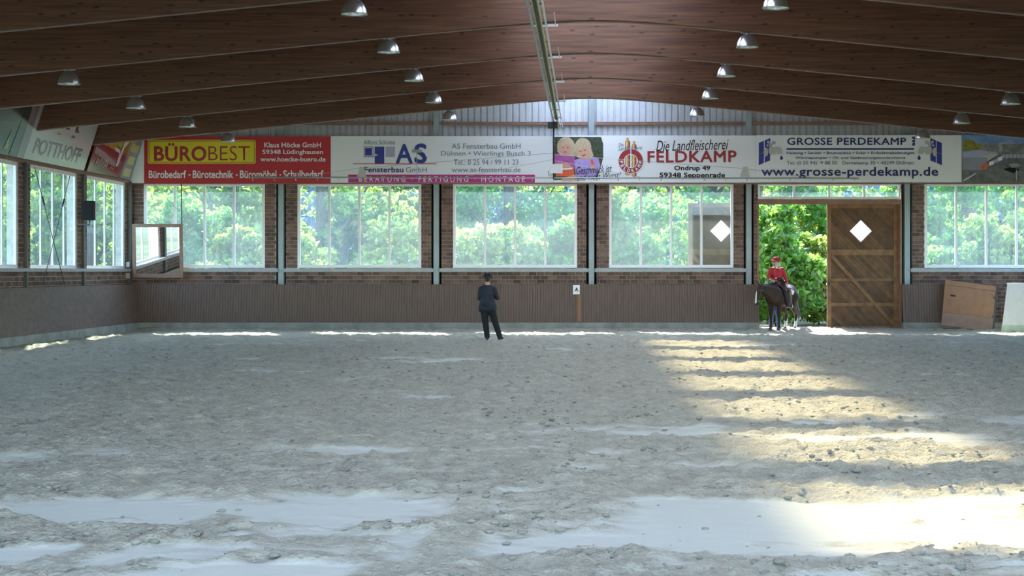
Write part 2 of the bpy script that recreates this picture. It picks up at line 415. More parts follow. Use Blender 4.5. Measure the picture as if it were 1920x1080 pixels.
def sand(x, y):
    """height of the sand and how loose it is (0 packed smooth, 1 churned up)"""
    wx = x + 1.3 * (vnoise(x * 0.35, y * 0.35, 1, 3) - 0.5)
    m_ = vnoise(wx * 0.30 + 40, y * 0.75 + 3, 3, 6, 0.66)
    bias = np.interp(y, [7, 10.5, 12.5, 14.5, 16.5, 20, 28, 50], [0.60, 0.575, 0.525, 0.50, 0.435, 0.36, 0.33, 0.30])
    loose = sstep(bias - 0.09, bias + 0.07, m_)
    # hoof tracks drawn across the packed sand near the camera
    for (xa, ya, xb, yb, w_) in ((-4.3, 8.5, -3.0, 12.9, 0.09), (-1.2, 8.0, -1.1, 15.0, 0.12), (3.4, 13.5, 2.9, 10.6, 0.08), (0.2, 11.2, 2.6, 10.2, 0.10)):
        dx, dy = xb - xa, yb - ya; t = np.clip(((x - xa) * dx + (y - ya) * dy) / (dx * dx + dy * dy), 0, 1)
        dd = np.hypot(x - xa - t * dx + 0.25 * (vnoise(x * 1.5, y * 1.5, 8, 2) - 0.5), y - ya - t * dy)
        loose = np.maximum(loose, 0.8 * (1 - sstep(w_, w_ * 2.6, dd)))
    big = vnoise(x * 1.1, y * 1.1, 5, 3) - 0.5
    hoof = vnoise(x * 3.0, y * 3.6, 6, 5, 0.74)
    rid = 1 - np.abs(2 * vnoise(x * 2.6 + 5, y * 3.2, 7, 3) - 1)
    h = loose * (0.19 * (hoof - 0.5) + 0.05 * (rid - 0.6) + 0.05 * big + 0.02) + 0.012 * (vnoise(x * 0.5, y * 0.5, 9, 2) - 0.5)
    # trodden track along the far wall: sand banked against the boards
    h = h + 0.05 * sstep(52.0, 53.2, y) - 0.03 * (1 - sstep(0.5, 2.0, np.abs(y - 51.5)))
    return h, loose
xs = np.concatenate([np.arange(-14.9, -8, 0.10), np.arange(-8, 8, 0.042), np.arange(8, 14.95, 0.10)])
ys = np.concatenate([np.arange(-8, 8, 0.30), np.arange(8, 20, 0.038), np.arange(20, 32, 0.065), np.arange(32, 53.75, 0.11), [53.9]])
XX, YY = np.meshgrid(xs, ys); HH, LL = sand(XX, YY)
nx, ny = len(xs), len(ys)
co = np.stack([XX.ravel(), YY.ravel(), HH.ravel()], 1)
idx = np.arange(nx * ny).reshape(ny, nx)
quads = np.stack([idx[:-1, :-1], idx[:-1, 1:], idx[1:, 1:], idx[1:, :-1]], -1).reshape(-1, 4)
def np_mesh(name, co, quads, mats, smooth=False):
    me = bpy.data.meshes.new(name); k = quads.shape[1]
    me.vertices.add(len(co)); me.vertices.foreach_set('co', np.ascontiguousarray(co, dtype=np.float32).ravel())
    me.loops.add(quads.size); me.loops.foreach_set('vertex_index', quads.ravel().astype(np.int32))
    me.polygons.add(len(quads)); me.polygons.foreach_set('loop_start', np.arange(0, quads.size, k, dtype=np.int32))
    me.update(calc_edges=True); me.validate()
    for mm in mats: me.materials.append(M[mm])
    if smooth: me.shade_smooth()
    return me
m = mat('sand', (0.4, 0.35, 0.3), 0.9, spec=0.25)
n = m.node_tree.nodes; l = m.node_tree.links; b = n['Principled BSDF']
at = n.new('ShaderNodeAttribute'); at.attribute_name = 'loose'
r = n.new('ShaderNodeValToRGB'); r.color_ramp.elements[0].color = (0.555, 0.55, 0.48, 1); r.color_ramp.elements[1].color = (0.44, 0.415, 0.33, 1)
r.color_ramp.elements[0].position = 0.05; r.color_ramp.elements[1].position = 0.75
l.new(at.outputs['Fac'], r.inputs[0])
tc = n.new('ShaderNodeTexCoord'); nz = n.new('ShaderNodeTexNoise'); nz.inputs['Scale'].default_value = 5; nz.inputs['Detail'].default_value = 8; nz.inputs['Roughness'].default_value = 0.7
l.new(tc.outputs['Object'], nz.inputs['Vector'])
r2 = n.new('ShaderNodeValToRGB'); r2.color_ramp.elements[0].position = 0.35; r2.color_ramp.elements[0].color = (0.72, 0.7, 0.68, 1); r2.color_ramp.elements[1].position = 0.62; r2.color_ramp.elements[1].color = (1.08, 1.06, 1.04, 1)
l.new(nz.outputs['Fac'], r2.inputs[0])
mm = n.new('ShaderNodeMath'); mm.operation = 'MULTIPLY_ADD'; l.new(at.outputs['Fac'], mm.inputs[0]); mm.inputs[1].default_value = 0.75; mm.inputs[2].default_value = 0.15
mx = n.new('ShaderNodeMix'); mx.data_type = 'RGBA'; mx.blend_type = 'MULTIPLY'; l.new(mm.outputs[0], mx.inputs[0]); l.new(r.outputs[0], mx.inputs[6]); l.new(r2.outputs[0], mx.inputs[7])
l.new(mx.outputs[2], b.inputs['Base Color'])
nb = n.new('ShaderNodeTexNoise'); nb.inputs['Scale'].default_value = 28; nb.inputs['Detail'].default_value = 6; l.new(tc.outputs['Object'], nb.inputs['Vector'])
bs = n.new('ShaderNodeMath'); bs.operation = 'MULTIPLY_ADD'; l.new(at.outputs['Fac'], bs.inputs[0]); bs.inputs[1].default_value = 0.85; bs.inputs[2].default_value = 0.05
bp = n.new('ShaderNodeBump'); bp.inputs['Distance'].default_value = 0.05; l.new(bs.outputs[0], bp.inputs['Strength']); l.new(nb.outputs['Fac'], bp.inputs['Height']); l.new(bp.outputs[0], b.inputs['Normal'])
me = np_mesh('floor', co, quads, ['sand'], True)
a_ = me.attributes.new('loose', 'FLOAT', 'POINT'); a_.data.foreach_set('value', LL.ravel().astype(np.float32))
tag(link_mesh('floor', me, None), 'loose pale riding sand covering the arena floor', kind='structure')

# loose clods of sand
ico = [(0, 0, 1), (.894, 0, .447), (.276, .851, .447), (-.724, .526, .447), (-.724, -.526, .447), (.276, -.851, .447), (.724, .526, -.447), (-.276, .851, -.447), (-.894, 0, -.447), (-.276, -.851, -.447), (.724, -.526, -.447), (0, 0, -1)]
icf = [(0, 1, 2), (0, 2, 3), (0, 3, 4), (0, 4, 5), (0, 5, 1), (1, 6, 2), (2, 7, 3), (3, 8, 4), (4, 9, 5), (5, 10, 1), (6, 7, 2), (7, 8, 3), (8, 9, 4), (9, 10, 5), (10, 6, 1), (11, 7, 6), (11, 8, 7), (11, 9, 8), (11, 10, 9), (11, 6, 10)]
NC = 26000
cy = 8.5 + 34 * rng.random(NC) ** 1.7; cx = np.clip(-0.2 + (rng.random(NC) - 0.55) * (cy * 0.72), -14, 13)
ch, cl = sand(cx, cy); clus = vnoise(cx * 1.6, cy * 1.6, 21, 2); keep = ((cl > 0.35 + 0.4 * rng.random(NC)) & (clus > 0.40 + 0.3 * rng.random(NC))) | (rng.random(NC) < 0.012); cx, cy, ch = cx[keep], cy[keep], ch[keep]
sz = 0.006 + 0.026 * rng.random(len(cx)) ** 4
iv = np.array(ico); jit = 0.65 + 0.7 * rng.random((len(cx), 12, 1))
vv = iv[None] * jit * sz[:, None, None] * np.array([1.35, 1.1, 0.6]) + np.stack([cx, cy, ch + sz * 0.3], 1)[:, None]
ff = (np.array(icf)[None] + (np.arange(len(cx)) * 12)[:, None, None]).reshape(-1, 3)
mat('clod', (0.27, 0.25, 0.20), 0.95, island=0.2)
tag(link_mesh('sand_clods', np_mesh('sand_clods', vv.reshape(-1, 3), ff, ['clod'], True), None), 'loose clods of sand thrown up across the arena floor', 'sand', kind='stuff')

# --- far wall: mortar body with openings, bricks standing proud
POSTS = [-14.93, PX(527), PX(818), PX(1109), PX(1404), PX(1701), PX(1994)]
WIN = [(PX(270), PX(497)), (PX(558), PX(790)), (PX(849.5), PX(1082)), (PX(1142), PX(1375)), None, (PX(1733), PX(1966))]
DOOR = (PX(1421), PX(1689))
Z_LED = PZ(510); SLOT = 0.165
wall = MB(back)
def body(u0, u1, z0, z1): wall.box(u0, u1, -0.32, 0.0, z0, z1)
panels = []
for k in range(6):
    a = POSTS[k] + (SLOT if k else 0.13); c = POSTS[k + 1] - SLOT
    if WIN[k]:
        w0, w1 = WIN[k]
        body(a, c, 0.0, Z_SILL - 0.10); body(a, w0, Z_SILL - 0.10, Z_HEAD); body(w1, c, Z_SILL - 0.10, Z_HEAD)
        panels += [(a, c, 1.10 if k < 5 else 0.25, Z_LED), (a, w0, Z_SILL - 0.03, Z_HEAD), (w1, c, Z_SILL - 0.03, Z_HEAD)]
    else:
        body(a, DOOR[0], 0.0, Z_HEAD); body(DOOR[1], c, 0.0, Z_HEAD)
        panels += [(a, DOOR[0], 1.1, Z_HEAD), (DOOR[1], c, 1.1, Z_HEAD)]
    body(a, c, Z_HEAD, 6.15)
for p_ in POSTS[1:6]: wall.box(p_ - SLOT, p_ + SLOT, -0.34, -0.28, 0.0, 6.15)
WB = wall
wall_back = tag(wall.build('wall_back', 'mortar'), 'dark red brick far end wall with pale mortar joints', kind='structure')

def lay(panel, bond=0.0):
    """bricks of one panel: (u0, u1, z0, z1)"""
    out = []; u0, u1, z0, z1 = panel
    for row in range(int(z0 / 0.125) - 1, int(z1 / 0.125) + 2):
        za, zb = max(z0, row * 0.125 + 0.006), min(z1, row * 0.125 + 0.119)
        if zb - za < 0.03: continue
        off = 0.125 * (row % 2) + bond
        for j in range(int((u0 - off) / 0.25) - 1, int((u1 - off) / 0.25) + 2):
            a, c = max(u0, off + j * 0.25 + 0.006), min(u1, off + j * 0.25 + 0.244)
            if c - a > 0.035: out.append((a, c, za, zb))
    return out
allb = [q for p_ in panels for q in lay(p_)]
full = [q for q in allb if q[1] - q[0] > 0.2 and q[3] - q[2] > 0.1 and q[2] > 1.4 and q[0] < 12.5]
full.sort(key=lambda q: (q[2] > Z_LED, abs(q[0] - 0.5)))
single = full[:300]; sset = set(single)
bm_ = MB().box(-0.119, 0.119, -0.012, 0.004, -0.0565, 0.0565).mesh('brick'); bm_.materials.append(M['brick'])
for (a, c, za, zb) in single:
    o = bpy.data.objects.new('brick', bm_); COL.objects.link(o); o.parent = wall_back
    o.location = ((a + c) / 2, DW - 0.002, (za + zb) / 2); o.scale = ((c - a) / 0.238, 1 + 0.3 * random.random(), (zb - za) / 0.113)
rest = MB(back)
for q in allb:
    if q not in sset: rest.box(q[0], q[1], -0.004, 0.012 + 0.003 * random.random(), q[2], q[3])
tag(rest.build('brickwork', 'brick', wall_back), kind='stuff')

for p_ in POSTS[1:6]: MB(back).box(p_ - SLOT + 0.002, p_ + SLOT - 0.002, -0.275, -0.255, 0.0, 4.72).build('slot_shade', 'dark_gap', wall_back)  # dark strips put in for the shade inside the column slots
# window ledge rails between the columns
ledge = MB(back)
for k in (0, 1, 2, 3, 5): pass
for k in (0, 1, 2, 3, 5):
    a = POSTS[k] + (0.1 if k else 0.15); c = POSTS[k + 1] - 0.09
    MB(back).box(a, c, 0.0, 0.10, Z_LED, Z_SILL - 0.02).build('window_ledge', 'sill_grey', wall_back)

# --- gable: corrugated sheet, wooden rail
prof = []; x = -15.0; pitch = 0.205
while x < 15.0:
    prof += [(x, 0.0), (x + 0.13, 0.0), (x + 0.15, 0.045), (x + 0.185, 0.045)]; x += pitch
sh = MB()
vs_ = [(px, DW + 0.12 + py, 6.05) for px, py in prof] + [(px, DW + 0.12 + py, z_deck(px) + 0.02) for px, py in prof]
nn = len(prof)
sh.add(vs_, [(i, i + 1, i + 1 + nn, i + nn) for i in range(nn - 1)])
sh.build('corrugated_sheet', 'sheet', wall_back, fix=False)
for k in range(6):
    MB(back).box(POSTS[k] + 0.12, POSTS[k + 1] - 0.12, -0.11, 0.02, PZ(234), PZ(228.5)).build('wooden_rail', 'rail_wood', wall_back)

# --- steel columns in the far wall
names = ['between the mirror window and the next window', 'left of the standing man, between two brick piers', 'behind the letter sign, in the middle of the far wall', 'left of the open doorway', 'right of the closed wooden door leaf']
for i, p_ in enumerate(POSTS[1:6]):
    w_, t_ = 0.085, 0.012
    ip = [(-w_, -0.03), (w_, -0.03), (w_, -0.03 + t_ * 2), (0.02, -0.03 + t_ * 2), (0.02, 0.22), (w_, 0.22), (w_, 0.245), (-w_, 0.245), (-w_, 0.22), (-0.02, 0.22), (-0.02, -0.03 + 2 * t_), (-w_, -0.03 + 2 * t_)]
    zt = z_deck(p_) - 0.05
    col_ = MB(); nn = len(ip)
    col_.add([(p_ + a, DW + c, 0.0) for a, c in ip] + [(p_ + a, DW + c, zt) for a, c in ip], [tuple(range(nn)), tuple(range(nn, 2 * nn))] + [(j, (j + 1) % nn, (j + 1) % nn + nn, j + nn) for j in range(nn)])
    tag(col_.build('steel_column', 'steel'), 'grey steel column ' + names[i], 'column', 'steel columns of the far wall')

# --- windows
WN = [0]
def window(fmap, u0, u1, z0, z1, n_=4, v=-0.02, dep=0.09, fw=0.09, mw=0.075, pane='pane', label=None):
    WN[0] += 1
    f = MB(fmap)
    f.add([(a, b_, c) for b_ in (v, v - dep) for a, c in ((u0, z0), (u1, z0), (u1, z1), (u0, z1), (u0 + fw, z0 + fw), (u1 - fw, z0 + fw), (u1 - fw, z1 - fw), (u0 + fw, z1 - fw))],
          [t for i in range(4) for t in ((i, (i + 1) % 4, (i + 1) % 4 + 4, i + 4), (i + 8, i + 12, (i + 1) % 4 + 12, (i + 1) % 4 + 8), (i, i + 8, (i + 1) % 4 + 8, (i + 1) % 4), (i + 4, (i + 1) % 4 + 4, (i + 1) % 4 + 12, i + 12))])
    o = f.build('window_%d' % WN[0], 'frame_white'); tag(o, label or 'white framed hall window with four upright panes', kind='structure')
    st = (u1 - u0 - 2 * fw + mw) / n_
    for k in range(n_):
        a = u0 + fw + k * st; c = a + st - mw
        if k: MB(fmap).box(a - mw, a, v - dep + 0.01, v - 0.008, z0 + fw - 0.005, z1 - fw + 0.005).build('mullion', 'frame_white', o)
        MB(fmap).poly([(a - 0.004, v - dep * 0.5, z0 + fw - 0.004), (c + 0.004, v - dep * 0.5, z0 + fw - 0.004), (c + 0.004, v - dep * 0.5, z1 - fw + 0.004), (a - 0.004, v - dep * 0.5, z1 - fw + 0.004)]).build('pane', pane, o, fix=False)
    return o
wl = ['white framed far window behind the corner mirror', 'white framed far window second from the left corner', 'white framed far window above the standing man', 'white framed far window showing the slid back door leaf', None, 'white framed far window right of the door above the leaning panel']
for k in range(6):
    if WIN[k]: window(back, WIN[k][0], WIN[k][1], Z_SILL, Z_HEAD, v=0.025, label=wl[k])
window(back, PX(1421), PX(1688), PZ(373), PZ(344.5), v=0.03, fw=0.07, label='low white transom window over the doorway')
MB(back).box(DOOR[0] - 0.02, DOOR[1] + 0.02, -0.2, 0.05, PZ(383), PZ(373.5)).build('lintel', 'rail_wood', wall_back)
MB(back).box(DOOR[0] - 0.03, DOOR[0] + 0.03, -0.25, 0.03, 0, PZ(383)).build('jamb', 'rail_wood', wall_back)
MB(back).box(DOOR[1] - 0.03, DOOR[1] + 0.03, -0.25, 0.03, 0, PZ(383)).build('jamb', 'rail_wood', wall_back)

# --- door leaves of diagonal planks with a diamond pane
def clip(poly, f):
    out = []
    for i in range(len(poly)):
        p_, q = poly[i], poly[(i + 1) % len(poly)]; a, c = f(p_), f(q)
        if a >= 0: out.append(p_)
        if (a > 0 > c) or (a < 0 < c): t = a / (a - c); out.append((p_[0] + t * (q[0] - p_[0]), p_[1] + t * (q[1] - p_[1])))
    return out
def door_leaf(name, label, x0, x1, z0, z1, y, dia, h):
    H = z1 - z0; fx = lambda t: x0 + (x1 - x0) * t; fz = lambda t: z1 - H * t
    st = 0.13
    o = MB().box(x0, x0 + st, y - 0.05, y + 0.03, z0, z1).build(name, 'door_rail'); tag(o, label, kind='structure')
    mb = lambda a, c, e, g, yy=0.055: MB().box(a, c, y - yy, y + 0.03, e, g).build('rail', 'door_rail', o)
    MB().box(x1 - st * 1.7, x1, y - 0.05, y + 0.03, z0, z1).build('stile', 'door_rail', o)
    mb(x0 + st, x1 - st * 1.7, z1 - 0.13, z1); mb(x0 + st, x1 - st * 1.7, z0, z0 + 0.10)
    rails = [(0.365, 0.41), (0.595, 0.615), (0.79, 0.815)]
    for a, c in rails: mb(x0 + st, x1 - st * 1.7, fz(c), fz(a))
    zs = [z1 - 0.13, fz(.365), fz(.41), fz(.595), fz(.615), fz(.79), fz(.815), z0 + 0.10]
    s0 = dia[0] + dia[1]; t0 = dia[0] - dia[1]
    wdt = h * 2 / 5
    for p_ in range(4):
        za, zb = zs[2 * p_ + 1], zs[2 * p_]; a, c = x0 + st, x1 - st * 1.7
        rect = [(a, za), (c, za), (c, zb), (a, zb)]
        k0 = int(math.floor((a + za - s0 + h) / wdt)); k1 = int(math.ceil((c + zb - s0 + h) / wdt))
        for k in range(k0, k1):
            sa, sb = s0 - h + k * wdt + 0.0015, s0 - h + (k + 1) * wdt - 0.0015
            strip = clip(clip(rect, lambda q: q[0] + q[1] - sa), lambda q: sb - q[0] - q[1])
            if len(strip) < 3: continue
            parts = [strip]
            if p_ == 0 and sa > s0 - h - 1e-3 and sb < s0 + h + 1e-3:
                parts = [clip(strip, lambda q: (t0 - h) - (q[0] - q[1])), clip(strip, lambda q: (q[0] - q[1]) - (t0 + h))]
            for q in parts:
                if len(q) >= 3: MB().prism(q, y - 0.008 - 0.012 * random.random(), y + 0.02).build('plank', 'door_wood', o)
    MB().prism([(dia[0] - h - .03, dia[1]), (dia[0], dia[1] - h - .03), (dia[0] + h + .03, dia[1]), (dia[0], dia[1] + h + .03)], y + 0.021, y + 0.03).build('pane', 'milk_pane', o)
    for s_, e_ in (((dia[0] - h, dia[1]), (dia[0], dia[1] - h)), ((dia[0], dia[1] - h), (dia[0] + h, dia[1])), ((dia[0] + h, dia[1]), (dia[0], dia[1] + h)), ((dia[0], dia[1] + h), (dia[0] - h, dia[1]))):
        MB().tube([(s_[0], y - 0.015, s_[1]), (e_[0], y - 0.015, e_[1])], 0.018, 6).build('diamond_trim', 'rail_wood', o)
    # brace across the three lower panels
    ax, az, bx, bz = x0 + st + 0.02, fz(.415), x1 - st * 1.7, fz(.965); dx, dz = bx - ax, bz - az; L = math.hypot(dx, dz); nx_, nz_ = -dz / L * .055, dx / L * .055
    MB().prism([(ax - nx_, az - nz_), (bx - nx_, bz - nz_), (bx + nx_, bz + nz_), (ax + nx_, az + nz_)], y - 0.065, y - 0.02).build('brace', 'door_rail', o)
    MB().box(x0 + 0.045, x0 + 0.085, y - 0.09, y - 0.05, fz(.62), fz(.66)).build('handle', 'dark_metal', o)
    return o
DH = 21 / 58.2
door_leaf('door_1', 'closed right leaf of the wooden sliding door with white diamond pane', PX(1552), PX(1690), 0.03, PZ(382), 53.78, (PX(1615.5), PZ(433)), DH)
door_leaf('door_2', 'left wooden door leaf slid back outside behind the window', PX(1290, 54.1), PX(1420, 54.1), 0.03, PZ(381, 54.1), 54.10, (PX(1352, 54.1), PZ(433, 54.1)), DH)

# --- kick boards (riding wall) and concrete footing
def kick(fmap, name, u0, u1, label, v_top=0.22, v_bot=0.40, zt=1.47, zb=0.26):
    pr = []; u = u0
    while u < u1 - 1e-6:
        e = min(u + 0.085, u1); pr += [(u, -0.010), (u + 0.006, 0.0), (e - 0.006, 0.0), (e, -0.010)]; u = e
    pr = [p_ for i, p_ in enumerate(pr) if i == 0 or p_ != pr[i - 1]]
    mb = MB(fmap); nn = len(pr)
    mb.add([(a, v_top + c, zt) for a, c in pr] + [(a, v_bot + c, zb) for a, c in pr] + [(a, v_top - 0.05, zt) for a, c in pr] + [(a, v_bot - 0.05, zb) for a, c in pr],
           [q for i in range(nn - 1) for q in ((i, i + 1, i + 1 + nn, i + nn), (i + 2 * nn, i, i + 1, i + 1 + 2 * nn)[::1], (i + 3 * nn, i + 3 * nn + 1, i + 2 * nn + 1, i + 2 * nn))])
    o = mb.build(name, 'kick'); tag(o, label, kind='structure')
    MB(fmap).box(u0, u1, v_top - 0.22, v_top - 0.04, zt - 0.03, zt).build('top_board', 'kick', o)
    MB(fmap).add([(u0, v_bot - 0.3, -0.2), (u1, v_bot - 0.3, -0.2), (u1, v_bot + 0.05, -0.2), (u0, v_bot + 0.05, -0.2), (u0, v_bot - 0.3, zb), (u1, v_bot - 0.3, zb), (u1, v_bot + 0.03, zb), (u0, v_bot + 0.03, zb)],
                 [(0, 3, 2, 1), (4, 5, 6, 7), (0, 1, 5, 4), (1, 2, 6, 5), (2, 3, 7, 6), (3, 0, 4, 7)]).build('footing', 'concrete', o)
    return o
kick(back, 'baseboard_back', -14.62, DOOR[0], 'brown boarded kick wall along the far end left of the doorway')
kick(back, 'baseboard_back_right', DOOR[1], PX(1768), 'short brown boarded kick wall between door leaf and leaning panel')
kick(back, 'baseboard_back_corner', PX(1925), 14.62, 'brown boarded kick wall in the right far corner')
MB(back).box(PX(1768), PX(1925), 0.0, 0.42, -0.2, 0.24).build('footing', 'concrete', wall_back)
kick(left, 'baseboard_left', YF, DW - 0.25, 'brown boarded kick wall along the left side')
kick(right, 'baseboard_right', YF, DW - 0.25, 'brown boarded kick wall along the right side')

# --- side walls
def side_wall(fmap, name, sgn, label, bricks):
    w = MB(fmap); posts = [BEAM_D[0] - 5 * k for k in range(11)]; edges = []
    w.box(YF - 0.3, DW + 0.32, -0.3, 0.0, -0.2, Z_SILL - 0.1); w.box(YF - 0.3, DW + 0.32, -0.3, 0.0, Z_HEAD + 0.02, 6.9)
    prev = DW + 0.32; pan = []
    for p_ in posts:
        a, c = p_ + 0.45, p_ + 4.55
        w.box(c, prev, -0.3, 0.0, Z_SILL - 0.1, Z_HEAD + 0.02); pan.append((c, min(prev, DW), Z_SILL - 0.1, Z_HEAD)); prev = a; edges.append((a, c))
    w.box(YF - 0.3, prev, -0.3, 0.0, Z_SILL - 0.1, Z_HEAD + 0.02)
    o = w.build(name, 'mortar' if bricks else 'plain_wall'); tag(o, label, kind='structure')
    if bricks:
        bw = MB(fmap)
        for p_ in pan[:4] + [(36.0, DW, 1.1, Z_SILL - 0.12)]:
            for q in lay(p_): bw.box(q[0], q[1], -0.004, 0.012, q[2], q[3])
        tag(bw.build('brickwork', 'brick', o), kind='stuff')
    MB(fmap).box(YF, DW, 0.0, 0.14, Z_SILL - 0.12, Z_SILL - 0.03).build('window_ledge', 'sill_grey', o)
    MB(fmap).box(YF, DW, 0.0, 0.07, Z_HEAD + 0.0, Z_HEAD + 0.09).build('head_rail', 'rail_wood', o)
    for i, (a, c) in enumerate(edges):
        s_ = 'left' if sgn < 0 else 'right'
        window(fmap, a, c, Z_SILL - 0.03, Z_HEAD, v=-0.03, dep=0.06, label={0: 'white framed %s side window nearest the far corner' % s_, 1: 'white framed %s side window second from the far corner' % s_}.get(i, 'white framed %s side window towards the viewer, number %d from the far corner' % (s_, i + 1)))
    return o
wall_left = side_wall(left, 'wall_left', -1, 'dark brick left side wall with windows', True)
wall_right = side_wall(right, 'wall_right', 1, 'dark brick right side wall with windows', False)
for i, p_ in enumerate(BEAM_D[:4]):
    o = MB(left).box(p_ - 0.05, p_ + 0.05, 0.0, 0.09, 0.0, 4.72).build('wall_column', 'steel_dark')
    tag(o, ['grey steel column on the left wall behind the loudspeaker', 'grey steel column on the left wall left of the crossed cables', 'grey steel column on the left wall, third from the far corner', 'grey steel column on the left wall, fourth from the far corner'][i], 'column', 'steel columns of the left wall')
tag(MB(left).box(DW - 0.22, DW - 0.06, 0.0, 0.14, 0.0, 4.75).build('corner_column', 'steel_dark'), 'narrow steel column in the left far corner', 'column')

# unseen end wall shaped for light: open low for the sand, header shades beams
fw_ = MB()
fw_.box(-15.1, 15.1, YF - 0.3, YF, 5.0, 8.2)
for x_ in (-15.1, -10.2, -5.2, 4.8, 9.8, 14.7): fw_.box(x_, x_ + 0.4, YF - 0.3, YF, -0.2, 5.05)
tag(fw_.build('unseen_wall_front', 'plain_wall'), 'unseen open end wall shaped to let sky light onto the near sand', kind='structure')

# --- roof deck with the ridge skylight
SK = 1.75
rf = MB()
for s_ in (-1, 1):
    xa, xb = s_ * SK, s_ * 15.4
    rf.add([(xa, YF - 0.5, z_deck(xa)), (xb, YF - 0.5, z_deck(xb)), (xb, DW + 0.5, z_deck(xb)), (xa, DW + 0.5, z_deck(xa)), (xa, YF - 0.5, z_deck(xa) + 0.12), (xb, YF - 0.5, z_deck(xb) + 0.12), (xb, DW + 0.5, z_deck(xb) + 0.12), (xa, DW + 0.5, z_deck(xa) + 0.12)],
           [(0, 3, 2, 1), (4, 5, 6, 7), (0, 1, 5, 4), (1, 2, 6, 5), (2, 3, 7, 6), (3, 0, 4, 7)])
ceil = tag(rf.build('ceiling', 'deck'), 'brown boarded pitched roof with a skylight along the ridge', kind='structure')
sk = MB(); nn = 9
ang = [SK * (-1 + 2 * i / (nn - 1)) for i in range(nn)]
sk.add([(x_, y_, z_deck(SK) + 0.12 + 0.45 * (1 - (x_ / SK) ** 2)) for y_ in (YF - 0.5, DW + 0.5) for x_ in ang], [(i, i + 1, i + 1 + nn, i + nn) for i in range(nn - 1)])
sk.build('skylight_vault', 'skylight', ceil, smooth=True, fix=False)

# --- glued timber roof beams
ordn = ['first', 'second', 'third', 'fourth', 'fifth', 'sixth', 'seventh', 'eighth', 'ninth', 'tenth', 'eleventh']
def make_beam(d):
    n_ = 61; xs_ = [-14.86 + 29.72 * i / (n_ - 1) for i in range(n_)]
    hw = 0.10; ch_ = 0.022
    mb = MB(); vs_ = []
    for x_ in xs_:
        zb = z_beam(x_); zt = min(z_deck(x_) - 0.01, zb + 1.45)
        vs_ += [(x_, -hw, zb + ch_), (x_, -hw + ch_, zb), (x_, hw - ch_, zb), (x_, hw, zb + ch_), (x_, hw, zt), (x_, -hw, zt)]
    fs = [tuple(range(6)), tuple(range(6 * (n_ - 1), 6 * n_))]
    for i in range(n_ - 1):
        for k in range(6): fs.append((i * 6 + k, i * 6 + (k + 1) % 6, (i + 1) * 6 + (k + 1) % 6, (i + 1) * 6 + k))
    mb.add(vs_, fs); return mb.mesh('roof_beam')
beam_me = make_beam(0); beam_me.materials.append(M['glulam'])
for i, d in enumerate(BEAM_D):
    if i > 9: continue
    o = bpy.data.objects.new('roof_beam', beam_me); COL.objects.link(o); o.location = (0, d, 0)
    tag(o, 'brown glued timber roof beam, %s from the far wall' % ordn[i], 'beam', 'roof beams of the hall')

# ------------------------------------------------------------------ outside
MB().add([(-120, DW + 0.2, -0.06), (120, DW + 0.2, -0.06), (120, 190, -0.06), (-120, 190, -0.06)], [(0, 1, 2, 3)])
gm = mat('earth', (0.10, 0.11, 0.05), 0.95, var=0.5, vscale=0.5, bump=0.4, bscale=6)
g_ = MB().add([(-130, -60, -0.08), (130, -60, -0.08), (130, 200, -0.08), (-130, 200, -0.08)], [(0, 1, 2, 3)])
tag(g_.build('ground', 'earth', fix=False), 'grassy ground outside the hall', kind='structure')
g_ = MB().add([(4.2, DW + 0.0, -0.03), (9.0, DW + 0.0, -0.03), (10.0, DW + 4.2, -0.03), (-20, DW + 4.6, -0.03), (-20, DW + 1.6, -0.03), (4.0, DW + 1.4, -0.03)], [(0, 1, 2, 3, 4, 5)])
tag(g_.build('floor_forecourt', 'gravel', fix=False), 'pale gravel path outside the open doorway', kind='structure')

def leaves(c, size, q):
    """leaf quads: centres c (n,3), size (n,), tilt randomness"""
    n_ = len(c); a = rng.normal(size=(n_, 3)); a /= np.linalg.norm(a, axis=1)[:, None]
    b_ = rng.normal(size=(n_, 3)); b_ -= a * (a * b_).sum(1)[:, None]; b_ /= np.linalg.norm(b_, axis=1)[:, None]
    s_ = size[:, None]
    v_ = np.stack([c - a * s_ * 0.62, c - b_ * s_ * 0.36, c + a * s_ * 0.62, c + b_ * s_ * 0.36], 1)
    return v_.reshape(-1, 3), np.arange(4 * n_).reshape(-1, 4)
def blob_points(blobs, n_):
    """points inside ellipsoids (cx, cy, cz, rx, ry, rz), denser near the shell"""
    w = np.array([b_[3] * b_[5] + b_[4] * b_[5] for b_ in blobs]); w /= w.sum(); out = []
    for b_, k in zip(blobs, (w * n_).astype(int)):
        d = rng.normal(size=(k, 3)); d /= np.linalg.norm(d, axis=1)[:, None]; r_ = rng.random(k) ** (1 / 4.5)
        kc = max(1, k // 9); cc = d[:kc] * r_[:kc, None]                        # leaves sit in sprays
        q = cc[rng.integers(0, kc, k)] * np.array(b_[3:]) + rng.normal(size=(k, 3)) * 0.09 * np.array([1, 1, 0.6])
        out.append(q + np.array(b_[:3]))
    return np.concatenate(out)
